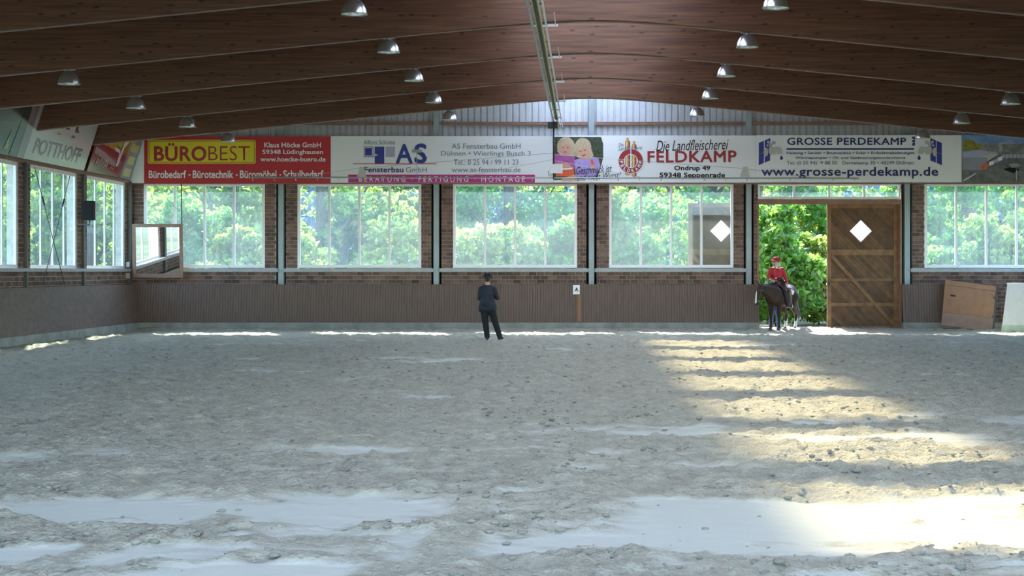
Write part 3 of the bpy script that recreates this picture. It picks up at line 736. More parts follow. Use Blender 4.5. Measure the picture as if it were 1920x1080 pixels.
def plant(name, label, cat, group, x, y, blobs, n_, lsize, lm, trunk=None, bark='bark', branches=0):
    root = base(name, (x, y, 0)); tag(root, label, cat, group)
    bl = [(x + b_[0], y + b_[1], b_[2], b_[3], b_[4], b_[5]) for b_ in blobs]
    p_ = blob_points(bl, n_); p_ = p_[p_[:, 2] > 0.05]
    v_, f_ = leaves(p_, lsize * (0.6 + 0.8 * rng.random(len(p_))), 0)
    link_mesh('foliage', np_mesh('foliage', v_, f_, [lm]), None, root)
    if trunk:
        h, r_ = trunk; lean = (random.random() - 0.5) * 0.06 * h
        MB().tube([(x, y, -0.1), (x + lean * .3, y, h * .33), (x + lean * .7, y, h * .66), (x + lean, y, h)], [r_ * 1.15, r_, r_ * .85, r_ * .55], 9).build('trunk', bark, root, True)
        for k in range(branches):
            an = random.random() * 6.28; z0 = h * (0.2 + 0.6 * random.random()); L = h * (0.18 + 0.2 * random.random())
            MB().tube([(x + lean * z0 / h, y, z0), (x + lean * z0 / h + math.cos(an) * L * .5, y + math.sin(an) * L * .5, z0 + L * .35), (x + lean * z0 / h + math.cos(an) * L, y + math.sin(an) * L, z0 + L * .9)], [r_ * .4, r_ * .28, r_ * .1], 6).build('branch', bark, root, True)
    else:
        for k in range(4):
            an = random.random() * 6.28; h = max(b_[2] for b_ in blobs)
            MB().tube([(x, y, -0.1), (x + math.cos(an) * .2, y + math.sin(an) * .2, h * .5), (x + math.cos(an) * .5, y + math.sin(an) * .5, h * .95)], [.035, .025, .012], 6).build('stem', bark, root, True)
    return root
def shrub_blobs(w, h, k):
    out = [(0, 0, h * .36, w * .42, w * .36, h * .36)]
    for i in range(k):
        zt = random.random(); sp_ = w * (1.0 - .55 * zt); q = .07 + .10 * random.random(); out.append(((random.random() - .5) * sp_, (random.random() - .5) * sp_ * .7, h * (.15 + .80 * zt), w * q, w * q, h * (.05 + .09 * random.random())))
    return out
# shrubs close behind the far wall: (px, distance, width, height, leaves, material, label)
SHR = [
 (1455, 59.5, 3.0, 3.6, 15000, 'leaf', 'big bright green bush right behind the mounted rider'),
 (1535, 61.5, 3.4, 2.9, 13000, 'leaf_yellow', 'light green bush beside the closed door leaf edge'),
 (1625, 63.0, 3.2, 3.0, 5000, 'leaf', 'green bush hidden behind the closed door leaf'),
 (1250, 62.5, 4.2, 3.6, 13000, 'leaf', 'green bush left of the slid back door leaf'),
 (1170, 64.0, 3.6, 4.4, 12000, 'leaf_yellow', 'tall yellowish bush at the left edge of the fourth far window'),
 (1040, 64.0, 4.2, 3.2, 13000, 'leaf', 'green bush at the right edge of the window above the standing man'),
 (920, 62.5, 4.6, 3.0, 14000, 'leaf_yellow', 'light green bush behind the window above the standing man'),
 (745, 62.5, 4.4, 3.2, 14000, 'leaf_yellow', 'light green bush at the right edge of the second far window'),
 (585, 61.5, 2.6, 2.7, 8000, 'leaf_yellow', 'small pale bush at the left edge of the second far window'),
 (660, 66.0, 3.4, 3.5, 9000, 'leaf_dark', 'dark green bush in the middle of the second far window'),
 (470, 62.0, 4.0, 3.0, 12000, 'leaf_yellow', 'light green bush at the right edge of the mirror window'),
 (370, 64.0, 4.2, 4.0, 12000, 'leaf', 'green bush right of the corner mirror'),
 (300, 66.0, 4.4, 4.6, 9000, 'leaf_yellow', 'pale bush above the corner mirror'),
 (1765, 63.0, 3.6, 3.2, 12000, 'leaf', 'green bush at the left edge of the window above the leaning panel'),
 (1810, 66.5, 3.0, 2.7, 8000, 'leaf_dark', 'low bush in the middle of the window above the leaning panel'),
 (1885, 63.0, 3.8, 3.3, 12000, 'leaf_yellow', 'light green bush at the right edge of the frame'),
]
for i, (px, d, w, h, n_, lm, lab) in enumerate(SHR):
    plant('shrub', lab, 'bush', 'bushes along the far wall', PX(px, d), d, shrub_blobs(w * 1.1, h * 1.22, 20), int(n_ * 0.8), 0.18, lm)
# shrubs outside the left wall
for i, (x, y, w, h, n_, lm, lab) in enumerate([
 (-21.5, 58.0, 5.0, 5.8, 12000, 'leaf_yellow', 'yellow green bush outside the left window nearest the corner'),
 (-21.0, 66.0, 5.0, 4.0, 10000, 'leaf', 'green bush beyond the corner outside the left windows'),
 (-25.5, 62.5, 5.5, 6.8, 12000, 'leaf', 'tall green bush behind the loudspeaker window'),
 (-23.0, 52.5, 4.5, 3.6, 9000, 'leaf_yellow', 'light bush outside behind the crossed cables'),
 (-27.5, 56.0, 5.5, 6.5, 11000, 'leaf_yellow', 'large pale bush outside behind the crossed cables'),
 (-29.0, 68.0, 7.0, 7.5, 12000, 'leaf_yellow', 'tall green bush far outside the left wall')]):
    plant('shrub', lab, 'bush', 'bushes outside the left wall', x, y, shrub_blobs(w, h, 10), n_, 0.17, lm)
# trees with hanging branches
TR = [
 (605, 66.0, 0.30, 'leaf_yellow', 'slim tree with a pale trunk in the second far window'),
 (430, 70.0, 0.45, 'leaf_yellow', 'thick trunked tree in the right half of the mirror window'),
 (405, 82.0, 0.75, 'leaf', 'very thick dark tree trunk in the mirror window'),
 (960, 70.0, 0.28, 'leaf', 'tree behind the window above the standing man'),
 (840, 74.0, 0.25, 'leaf_yellow', 'slender tree behind the brick pier left of the standing man'),
 (1150, 73.0, 0.26, 'leaf_yellow', 'slender tree at the left edge of the fourth far window'),
 (1330, 71.0, 0.30, 'leaf_yellow', 'tree above the slid back door leaf'),
 (1428, 68.0, 0.22, 'leaf', 'thin forked tree at the left edge of the doorway'),
 (1480, 74.0, 0.24, 'leaf_yellow', 'tree with bright leaves at the top of the doorway'),
 (1808, 68.0, 0.28, 'leaf', 'tree with slanting branches in the window above the leaning panel'),
 (1905, 72.0, 0.26, 'leaf', 'tree at the right edge of the frame'),
 (720, 72.0, 0.26, 'leaf_yellow', 'tree with yellow leaves in the right half of the second far window')]
for i, (px, d, r_, lm, lab) in enumerate(TR):
    bl = [((random.random() - .5) * 6.5, (random.random() - .5) * 3, 2.9 + 4.6 * random.random(), 0.5 + .8 * random.random(), .5 + .6 * random.random(), .25 + .40 * random.random()) for k in range(36)]
    plant('tree', lab, 'tree', 'trees near the hall', PX(px, d), d, bl, 12000, 0.18, lm, (9.5, r_), 'bark', 7)
for x, y, lm, lab in ((-19.0, 63.5, 'leaf_yellow', 'leafy tree outside the left window nearest the corner'), (-22.5, 67.0, 'leaf', 'leafy tree seen through the left window behind the loudspeaker'), (-24.5, 73.0, 'leaf_yellow', 'leafy tree outside behind the crossed cables'), (-27.5, 77.0, 'leaf', 'leafy tree far outside at the left edge')):
    bl = [((random.random() - .5) * 5.5, (random.random() - .5) * 4, 2.6 + 5.0 * random.random(), 0.5 + .8 * random.random(), .5 + .6 * random.random(), .25 + .40 * random.random()) for k in range(34)]
    plant('tree', lab, 'tree', 'trees near the hall', x, y, bl, 11000, 0.18, lm, (9.5, .25), 'bark', 6)
# forest in the background
for i in range(22):
    d = 88 + 24 * random.random(); px = -150 + 2250 * (i + 0.7 * random.random()) / 22
    bl = [((random.random() - .5) * 7, (random.random() - .5) * 5, 2.0 + 11 * random.random(), 1.3 + .9 * random.random(), 1.2, .7 + .7 * random.random()) for k in range(18)]
    plant('forest_tree', 'tall haze-tinted tree in the forest far behind the bushes', 'tree', 'background forest', PX(px, d), d, bl, 4200, 0.38, 'leaf_haze', (17, 0.28 + .2 * random.random()), 'bark_haze', 0)
# conifer hedge line closing the view
for i in range(14):
    d = 118 + 8 * random.random(); px = -150 + 2250 * (i + 0.5) / 14
    bl = [((random.random() - .5) * 8, 0, .8 + 8 * random.random(), 2.2, 1.2, 1.5) for k in range(14)]
    plant('forest_edge_tree', 'dense dark tree closing the view behind the forest', 'tree', 'forest edge', PX(px, d), d, bl, 2600, 0.8, 'leaf_haze', (11, 0.3), 'bark_haze', 0)

# ------------------------------------------------------------------ banners on the far wall
YB = DW - 0.16                                  # front face of the banners
def fb(px, py, lay_=1): return Vector((PX(px, YB), YB - 0.004 * lay_, PZ(py, YB)))
def banner(name, label, x0, x1, y0, y1, material):
    o = MB().box(PX(x0, YB), PX(x1, YB), YB, YB + 0.03, PZ(y1, YB), PZ(y0, YB)).build(name, material); tag(o, label, 'banner', 'sponsor banners on the far wall')
    return o
SHN = {}
def shape(par, pts, material, lay_=1, name='print'):
    SHN[par.name] = SHN.get(par.name, 0) + 1; lay_ = lay_ + 0.012 * (SHN[par.name] % 60)
    return MB().poly([fb(x, y, lay_) for x, y in pts]).build(name, material, par, fix=False)
def ring(cx_, cy_, rx, ry, n_=28, a0=0, a1=360): return [(cx_ + rx * math.cos(math.radians(a0 + (a1 - a0) * i / (n_ - (0 if a1 - a0 == 360 else 1)))), cy_ + ry * math.sin(math.radians(a0 + (a1 - a0) * i / (n_ - (0 if a1 - a0 == 360 else 1))))) for i in range(n_)]
def txt(par, s_, x0, y0, x1, y1, material, bold=0.0, shear=0.0, lay_=2, rot=0.0, spacing=1.0):
    """letters between the pixel corners (x0, y0) top left and (x1, y1) bottom right, turned by rot degrees"""
    cx_, cy_ = (x0 + x1) / 2, (y0 + y1) / 2; ca, sa = math.cos(math.radians(rot)), math.sin(math.radians(rot))
    def pl(u, v):
        du, dv = u - cx_, v - cy_; return fb(cx_ + du * ca + dv * sa, cy_ - du * sa + dv * ca, lay_)
    return text_on('lettering', s_, (x0, y1, x1, y0), pl, material, par, bold=bold, shear=shear, spacing=spacing)
def rrect(x0, y0, x1, y1, r_, n_=5):
    out = []
    for cx_, cy_, a in ((x1 - r_, y0 + r_, -90), (x1 - r_, y1 - r_, 0), (x0 + r_, y1 - r_, 90), (x0 + r_, y0 + r_, 180)):
        out += [(cx_ + r_ * math.cos(math.radians(a + 90 * i / n_)), cy_ + r_ * math.sin(math.radians(a + 90 * i / n_))) for i in range(n_ + 1)]
    return out

o = banner('white_banner', 'plain white panel in the corner left of the red banner', 240, 270, 254, 343, 'b_white')
# red banner
o = banner('red_banner', 'red banner with yellow name plate at the left end of the far wall', 270.3, 620, 256, 343.5, 'b_red')
shape(o, rrect(277, 262, 479.5, 307, 4), 'b_yellow', 1); shape(o, rrect(279, 264, 477.5, 305, 3.5), 'b_darkred', 2); shape(o, rrect(280, 265, 476.5, 304, 3), 'b_yellow', 3)
txt(o, 'BÜRO', 289, 268, 387.5, 302.5, 'b_darkred', bold=0.028, spacing=1.05, lay_=4); txt(o, 'BEST', 391, 274, 468.5, 301, 'b_darkred', bold=-0.008, lay_=4)
txt(o, 'Klaus Höcke GmbH', 495.5, 267, 602, 276.5, 'b_white', bold=0.02); txt(o, '59348 Lüdinghausen', 492, 280.5, 606, 291.5, 'b_white', bold=0.02); txt(o, 'www.hoecke-buero.de', 488.5, 294, 610.5, 303, 'b_white', bold=0.02)
for s_, a, c in (('Bürobedarf', 279, 349), ('-', 353.5, 357.5), ('Bürotechnik', 361.5, 437.5), ('-', 442, 446), ('Büromöbel', 450, 518.5), ('-', 524, 527.5), ('Schulbedarf', 531, 606.5)):
    if s_ == '-': shape(o, [(a, 327), (c, 327), (c, 329), (a, 329)], 'b_white', 2)
    else: txt(o, s_, a, 319.5 if s_ != 'Schulbedarf' else 319, c, 334.2, 'b_white', bold=0.02)
# white window-maker banner
o = banner('window_maker_banner', 'white banner with blue squares and a magenta stripe', 620.2, 1037, 255, 342.5, 'b_white')
txt(o, 'Alfons Schotte', 682, 262.5, 740.5, 271, 'b_slate', bold=-0.004)
shape(o, [(682, 275), (700, 275), (700, 294.5), (682, 294.5)], 'b_blue'); shape(o, [(683.2, 276.2), (698.8, 276.2), (698.8, 293.3), (683.2, 293.3)], 'b_white', 2); shape(o, [(684.5, 277.7), (697.5, 277.7), (697.5, 291.8), (684.5, 291.8)], 'b_blue', 3)
shape(o, [(702.5, 275), (720.5, 275), (720.5, 307), (702.5, 307)], 'b_blue'); shape(o, [(703.5, 288.5), (709, 291), (703.5, 292.5)], 'b_white', 2)
shape(o, [(723, 275), (740.5, 275), (740.5, 294.5), (723, 294.5)], 'b_lilac')
txt(o, 'A', 742, 270, 774, 306.5, 'b_blue', bold=0.025); txt(o, 'S', 777, 269, 800.5, 307, 'b_blue', bold=0.03)
shape(o, [(661.5, 306.6), (819, 306.6), (819, 307.8), (661.5, 307.8)], 'b_red', 3)
txt(o, 'Fensterbau', 683, 313, 756.5, 323.3, 'b_navy', bold=0.02); txt(o, 'GmbH', 761, 313.5, 800.5, 323.3, 'b_slate', bold=-0.004)
for s_, a, b_, c, e in (('AS Fensterbau GmbH', 847, 269, 976, 279), ('Dülmen • Wierlings Busch 3', 827, 283, 995, 294.8), ('Tel.: 0 25 94 / 99 11 23', 851, 299, 972, 309.3), ('www.as-fensterbau.de', 847, 313.5, 976, 323)):
    txt(o, s_, a, b_, c, e, 'b_slate', bold=-0.003)
shape(o, [(653, 327.5), (1003, 327.5), (1003, 342.3), (653, 342.3)], 'b_magenta')
txt(o, 'BERATUNG · FERTIGUNG · MONTAGE', 673, 330.5, 984, 341, 'b_white', spacing=1.45)
# butcher's banner
o = banner('butcher_banner', 'white banner with a photo of two children and red lettering', 1037.3, 1417.5, 254, 342.3, 'b_white')
shape(o, [(1038.5, 257), (1127, 257), (1131, 270), (1131, 295), (1127, 312), (1120, 334), (1038.5, 338)], 'b_foliage', 1)
for s_ in (-1,):
    shape(o, [(1039, 290), (1050, 287), (1068, 288), (1078, 294), (1077, 318), (1039, 318)], 'b_pink', 2)
    shape(o, [(1077, 300), (1088, 297), (1112, 294), (1122, 297), (1126, 312), (1116, 334), (1080, 334)], 'b_violet', 2)
    shape(o, ring(1061, 274, 16.5, 17.5), 'b_blond', 3); shape(o, [(1046, 270), (1078.5, 270), (1080, 292), (1071, 292), (1052, 292), (1045, 284)], 'b_blond', 3)
    shape(o, ring(1060, 279, 10.5, 12.5), 'b_skin', 4); shape(o, [(1049, 266), (1072, 266), (1071.5, 273.5), (1061, 271.5), (1050, 274)], 'b_blond', 5)
    shape(o, [(1055.5, 284.2), (1063.5, 284.4), (1059.5, 286.2)], 'b_darkred', 5)
    shape(o, [(1055, 276), (1058, 276), (1058, 277), (1055, 277)], 'b_black', 6); shape(o, [(1063, 276.3), (1066, 276.3), (1066, 277.3), (1063, 277.3)], 'b_black', 6)
    shape(o, ring(1093, 276, 15.5, 17.5), 'b_blond', 3); shape(o, [(1078.5, 276), (1104, 264), (1113, 292), (1106, 299), (1090, 299), (1081, 294)], 'b_blond', 3)
    shape(o, ring(1093.5, 286, 10, 12.5), 'b_skin', 4); shape(o, [(1081, 272), (1099, 266), (1102, 276), (1092, 279), (1084, 283)], 'b_blond', 5)
    shape(o, [(1090.5, 292), (1098.5, 289), (1096, 292.3), (1092, 293.6)], 'b_darkred', 5)
    shape(o, [(1087, 283.4), (1090, 282.8), (1090, 283.8), (1087, 284.4)], 'b_black', 6); shape(o, [(1095, 281.8), (1098, 281), (1098, 282), (1095, 282.8)], 'b_black', 6)
    shape(o, [(1041, 306), (1064, 306), (1074, 314), (1060, 318), (1044, 316)], 'b_skin', 3); shape(o, [(1048, 317), (1076, 314.5), (1077, 330), (1042, 331), (1043, 324)], 'b_orange', 4); shape(o, [(1050, 316.5), (1075, 314.5), (1072, 317.5), (1052, 318.6)], 'b_white', 5)
    shape(o, [(1107, 299.5), (1111.5, 299), (1114, 311), (1110, 312)], 'b_orange', 4); shape(o, ring(1112.5, 313.5, 4.5, 5), 'b_skin', 5)
    shape(o, [(1055, 334), (1078, 327), (1084, 336), (1070, 339), (1052, 339)], 'b_skin', 5)
txt(o, 'Geschmack ist', 1080, 311, 1147, 325, 'b_black', shear=0.35, rot=4, bold=-0.002, lay_=6); txt(o, 'und nicht Wurst!', 1081, 324.5, 1164, 336.5, 'b_black', shear=0.35, rot=4, bold=-0.002, lay_=6)
for cx_, t0, b_, w in ((1176.5, 262.5, 329, 4.6), (1189, 269, 332, 4.3)):
    shape(o, rrect(cx_ - w, t0, cx_ + w, b_, 4), 'b_sausage', 1); shape(o, rrect(cx_ + w * .45, t0 + 2, cx_ + w, b_ - 2, 1.5), 'b_darkred', 2); shape(o, rrect(cx_ - w * .45, t0 + 3, cx_ - w * .2, b_ - 4, .5), 'b_white', 2)
    shape(o, [(cx_ - 3, t0 - 4), (cx_ + 3, t0 - 4), (cx_ + 1, t0 + 1), (cx_ - 1, t0 + 1)], 'b_sausage', 2)
def annulus(par, cx_, cy_, r0, r1, material, lay_, n_=40):
    mb = MB(); A = [(r0, 1), (r1, 1)]
    mb.add([fb(cx_ + r_ * math.cos(2 * math.pi * i / n_), cy_ + r_ * math.sin(2 * math.pi * i / n_), lay_) for r_ in (r0, r1) for i in range(n_)], [(i, (i + 1) % n_, (i + 1) % n_ + n_, i + n_) for i in range(n_)])
    return mb.build('print', material, par, fix=False)
annulus(o, 1182.7, 302, 13, 23, 'b_darkred', 3); annulus(o, 1182.7, 302, 12.2, 13.2, 'b_white', 4); annulus(o, 1182.7, 302, 22.8, 23.8, 'b_white', 4)
shape(o, [(1182, 279), (1183.6, 279), (1183.6, 315), (1182, 315)], 'b_white', 5)
for i, ch_ in enumerate('FELDKAMP'):
    an = math.radians(180 - 6 - i * 168 / 7); cx_, cy_ = 1182.7 + 18 * math.cos(an), 302 + 18 * math.sin(an)
    txt(o, ch_, cx_ - 2.5, cy_ - 3.1, cx_ + 2.5, cy_ + 3.1, 'b_white', bold=0.03, rot=90 - math.degrees(an), lay_=5)
txt(o, 'Die', 1159.5, 268.5, 1169, 274.5, 'b_slate', shear=0.35, rot=3, lay_=4); txt(o, 'Landfleischerei', 1159.5, 274, 1205, 281.5, 'b_slate', shear=0.35, rot=3, lay_=4)
txt(o, 'Die Landfleischerei', 1230, 262, 1366, 282, 'b_black', shear=0.35, rot=1.5, bold=-0.002); txt(o, 'FELDKAMP', 1214, 282.5, 1381, 304.5, 'b_darkred', bold=0.022, rot=0.4, spacing=1.08)
txt(o, 'Ondrup 49', 1264, 310.5, 1331.5, 322, 'b_black', bold=0.022); txt(o, '59348 Seppenrade', 1236.5, 323.5, 1359.5, 335.5, 'b_black', bold=0.022)
# plumber's banner
o = banner('plumber_banner', 'white banner with navy lettering and water taps on panels', 1417.8, 1803, 253.5, 342, 'b_white')
txt(o, 'GROSSE PERDEKAMP', 1476, 258, 1699, 272, 'b_navy', bold=0.02, spacing=1.06)
shape(o, [(1474.5, 278), (1714, 278), (1714, 281), (1474.5, 281)], 'b_navy')
txt(o, 'Heizung • Sanitär • Brunnenbau • Solar • Erdwärmebohrungen', 1475, 284, 1714, 291, 'b_navy', bold=0.012); txt(o, 'Wärmepumpen • Öl- und Gasfeuerungskundendienst', 1491, 292.5, 1697.5, 299.5, 'b_navy', bold=0.012)
txt(o, 'Tel. (0 25 94)  9 88 50   Dernekamp 35 • 48249 Dülmen', 1475, 302, 1713, 310.5, 'b_slate', bold=0.01)
txt(o, 'www.grosse-perdekamp.de', 1427.5, 313, 1759, 335, 'b_navy', bold=0.022, spacing=1.06)
shape(o, rrect(1710, 256, 1715.5, 273, 1.5), 'b_navy', 1); shape(o, [(1709, 260), (1714, 261), (1712, 263), (1709.5, 262.5)], 'b_white', 2); shape(o, [(1709, 267), (1713, 266), (1713, 267.5), (1709.5, 269)], 'b_white', 2)
for fx_ in (lambda x_: x_, lambda x_: 3188.5 - x_):
    shape(o, [(fx_(1422.7), 268), (fx_(1432.3), 264), (fx_(1432.3), 305.5), (fx_(1422.5), 310)], 'b_blue', 1); shape(o, [(fx_(1433.8), 263.4), (fx_(1444.3), 258.6), (fx_(1443.8), 301), (fx_(1433.8), 305)], 'b_blue', 1)
    shape(o, [(fx_(1422.7), 288.2), (fx_(1432.3), 286), (fx_(1432.3), 286.5), (fx_(1422.7), 288.8)], 'b_lilac', 2)
    shape(o, ring(fx_(1436), 285, 4.2, 8.5), 'b_lightgrey', 3); shape(o, ring(fx_(1445.5), 282, 4.5, 8), 'b_lightgrey', 4)
    shape(o, [(fx_(1446), 280), (fx_(1455), 277), (fx_(1460), 275), (fx_(1465), 278), (fx_(1467), 284), (fx_(1467), 288.5), (fx_(1457), 289), (fx_(1457), 284), (fx_(1452), 290), (fx_(1446), 289)], 'b_lightgrey', 4)
    shape(o, ring(fx_(1450.5), 267.5, 4, 3), 'b_grey', 4); shape(o, ring(fx_(1440.5), 266.5, 2.6, 2.4), 'b_lightgrey', 4); shape(o, ring(fx_(1439), 273, 2.2, 2), 'b_lightgrey', 4); shape(o, [(fx_(1441), 268), (fx_(1449), 270), (fx_(1447), 275), (fx_(1443), 275)], 'b_grey', 4)
    shape(o, ring(fx_(1465.2), 296.8, 2.8, 3), 'b_navy', 2); shape(o, [(fx_(1462.6), 296), (fx_(1465), 290.5), (fx_(1467.8), 296)], 'b_navy', 2)
# photo banner in the right corner
o = banner('photo_banner', 'banner with an aerial photo of a company yard at the right end', 1803.2, 1972, 253, 341, 'b_asphalt')
shape(o, [(1803.5, 253.3), (1971.5, 253.3), (1971.5, 275), (1803.5, 275)], 'b_sky', 1); shape(o, [(1803.5, 271), (1860, 269), (1971.5, 270), (1971.5, 294), (1803.5, 294)], 'b_hill', 2)
shape(o, [(1806, 281), (1806, 264), (1814, 261), (1824, 263), (1830, 268), (1838, 271), (1837, 281)], 'b_trees', 3)
shape(o, [(1872, 267), (1903, 267), (1903, 270), (1872, 270)], 'b_lilac', 3); shape(o, [(1873, 270.5), (1879, 270.5), (1879, 284), (1873, 284)], 'b_grey', 3)
shape(o, [(1804.5, 285), (1836, 281), (1872, 286), (1850, 296), (1804.5, 296)], 'b_lilac', 3); shape(o, [(1804.5, 295.5), (1850, 295.5), (1850, 318), (1804.5, 319)], 'b_hall', 4)
shape(o, [(1838, 294), (1862, 288), (1872, 289), (1851, 303), (1850, 296)], 'b_lightgrey', 4)
for i in range(6): shape(o, rrect(1878 + i * 7.2, 289.5, 1884 + i * 7.2, 296.5, 1), 'b_lilac', 4)
for i in range(5):
    x_, y_ = 1838 + i * 8, 311 - i * 4; shape(o, [(x_, y_ + 1), (x_ + 8, y_ - 2), (x_ + 9, y_ + 5), (x_ + 1, y_ + 8)], ['b_orange', 'b_orange', 'b_white', 'b_lilac', 'b_white'][i], 5 + i)
shape(o, [(1880, 317), (1898, 313), (1912, 318), (1900, 325)], 'b_black', 4); shape(o, [(1890, 308), (1905, 306), (1915, 311), (1897, 315)], 'b_hall', 5)
shape(o, [(1804.5, 339), (1828, 325), (1830, 325.5), (1808, 339)], 'b_white', 4); shape(o, [(1904.8, 318), (1906.2, 318), (1906.2, 338), (1904.8, 338)], 'b_lightgrey', 5)
tag(MB().box(PX(244, YB), PX(1972, YB), YB + 0.0, YB + 0.10, PZ(345.3, YB), PZ(343.6, YB)).build('trim_1', 'rail_wood'), 'thin rail under the banners', kind='structure')

# ------------------------------------------------------------------ tilted glossy banners on the left wall
NB = Vector((1.45, 0, -0.47)).normalized()
def lb(d, s_, lay_=0): return Vector((-14.70 + 0.47 * s_, d, 4.80 + 1.45 * s_)) + NB * 0.004 * lay_
def lbanner(name, label, d0, d1, material):
    mb = MB(); q = [lb(d0, 0), lb(d1, 0), lb(d1, 1), lb(d0, 1)]
    mb.add(q + [p_ - NB * 0.03 for p_ in q], [(0, 1, 2, 3), (7, 6, 5, 4), (0, 4, 5, 1), (1, 5, 6, 2), (2, 6, 7, 3), (3, 7, 4, 0)])
    o = mb.build(name, material); tag(o, label, 'banner', 'tilted banners on the left wall'); return o
def lshape(par, pts, material, lay_=1): return MB().poly([lb(d, s_, lay_) for d, s_ in pts]).build('print', material, par, fix=False)
o = lbanner('hedge_banner', 'dark green glossy banner at the left edge above the windows', 36.0, 42.7, 'g_darkgreen')
lshape(o, [(36.1, 0.55), (42.6, 0.55), (42.6, 0.98), (36.1, 0.98)], 'g_black', 1)
for k in range(5): lshape(o, [(36.6 + k * 1.25, 0.1), (36.9 + k * 1.25, 0.1), (36.8 + k * 1.25, 0.45 + 0.06 * (k % 2))], 'g_green', 2)
lshape(o, [(42.1, 0.02), (42.6, 0.02), (42.6, 0.98), (42.3, 0.98)], 'g_black', 2)
lbanner('grey_strip_banner', 'narrow pale strip between the dark and the white tilted banner', 42.72, 43.2, 'g_taupe')
o = lbanner('name_banner', 'white glossy tilted banner with a dark red family name', 43.22, 48.45, 'g_white')
text_on('lettering', 'POTTHOFF', (43.75, 0.12, 47.75, 0.40), lambda u, v: lb(u, v, 1), 'g_letters', o, bold=0.02)
for k, (d, s_) in enumerate(((45.2, 0.66), (45.75, 0.67), (45.15, 0.54), (46.6, 0.66), (46.4, 0.55))):
    lshape(o, [(d, s_), (d + 0.32, s_), (d + 0.36, s_ + 0.03), (d + 0.1, s_ + 0.05)], 'g_black' if k != 2 else 'g_ochre', 1)
lshape(o, [(46.55, 0.70), (46.68, 0.66), (46.8, 0.70), (46.74, 0.80), (46.62, 0.80)], 'g_black', 1)
o = lbanner('maroon_banner', 'maroon and ochre glossy tilted banner next to the corner', 48.75, 52.15, 'g_maroon')
lshape(o, [(48.8, 0.62), (50.9, 0.52), (50.9, 0.72), (48.8, 0.98)], 'g_ochre', 1); lshape(o, [(50.0, 0.75), (51.4, 0.58), (51.4, 0.98), (50.0, 0.98)], 'g_green', 1)
lshape(o, [(48.85, 0.50), (49.7, 0.45), (51.3, 0.28), (51.3, 0.18), (49.5, 0.33), (48.85, 0.38)], 'g_taupe', 2)
lshape(o, [(50.7, 0.60), (51.3, 0.55), (51.35, 0.22), (51.55, 0.22), (51.65, 0.62), (51.95, 0.74), (51.95, 0.84), (51.65, 0.82), (51.45, 0.70), (51.42, 0.48), (50.75, 0.52)], 'g_white', 3)
for k in range(9): lshape(o, [(49.3 + k * 0.14, 0.14), (49.37 + k * 0.14, 0.14), (49.37 + k * 0.14, 0.30 - 0.03 * (k % 3)), (49.3 + k * 0.14, 0.31)], 'g_white', 3)
lshape(o, [(50.8, 0.16), (51.3, 0.13), (51.3, 0.16), (50.8, 0.19)], 'g_taupe', 3)
o = lbanner('window_pattern_banner', 'grey tilted banner with a column of yellow windows in the corner', 52.17, 53.42, 'g_grey')
for k in range(3): lshape(o, [(52.4, 0.06 + 0.26 * k), (53.2, 0.05 + 0.26 * k), (53.2, 0.22 + 0.26 * k), (52.4, 0.23 + 0.26 * k)], 'g_yellow', 1)

# ------------------------------------------------------------------ hall lamps
dome_p = [(0.06, 0.245), (0.09, 0.235), (0.135, 0.20), (0.17, 0.15), (0.198, 0.09), (0.212, 0.03), (0.215, 0.0)]
dome_me = MB().lathe(dome_p, n_=48, rib=0.012).mesh('reflector', False); dome_me.materials.append(M['alu']); dome_me.shade_smooth()
rim_me = MB().lathe([(0.210, 0.0), (0.226, 0.0), (0.226, -0.012), (0.207, -0.012), (0.210, 0.0)], n_=40).mesh('rim'); rim_me.materials.append(M['alu'])
inn_me = MB().lathe([(0.205, 0.0), (0.19, 0.09), (0.15, 0.16), (0.06, 0.22), (0.001, 0.225)], n_=32).mesh('inner_reflector', False); inn_me.materials.append(M['alu_inner']); inn_me.shade_smooth()
mnt = MB().lathe([(0.001, 0.275), (0.055, 0.275), (0.065, 0.255), (0.065, 0.238), (0.001, 0.238)], n_=18); mnt.box(-0.12, 0.12, -0.035, 0.035, 0.262, 0.285)
mnt_me = mnt.mesh('mount'); mnt_me.materials.append(M['grey_metal'])
rows = [(-10.55, 'leftmost', 4, 0), (-4.14, 'left middle', 5, 0), (3.055, 'right middle', 5, 0), (9.6, 'rightmost', 3, 0)]
for X, rn, cnt, _ in rows:
    for k in range(cnt):
        d = BEAM_D[k]; z = z_beam(X) - 0.284
        r_ = empty('hall_lamp', (X, d, z)); tag(r_, 'ribbed aluminium dome lamp in the %s row, %s from the far wall' % (rn, ordn[k]), 'lamp', 'dome lamps under the roof beams')
        for nme, me_ in (('reflector', dome_me), ('rim', rim_me), ('inner_reflector', inn_me), ('mount', mnt_me)):
            o = bpy.data.objects.new(nme, me_); COL.objects.link(o); o.parent = r_

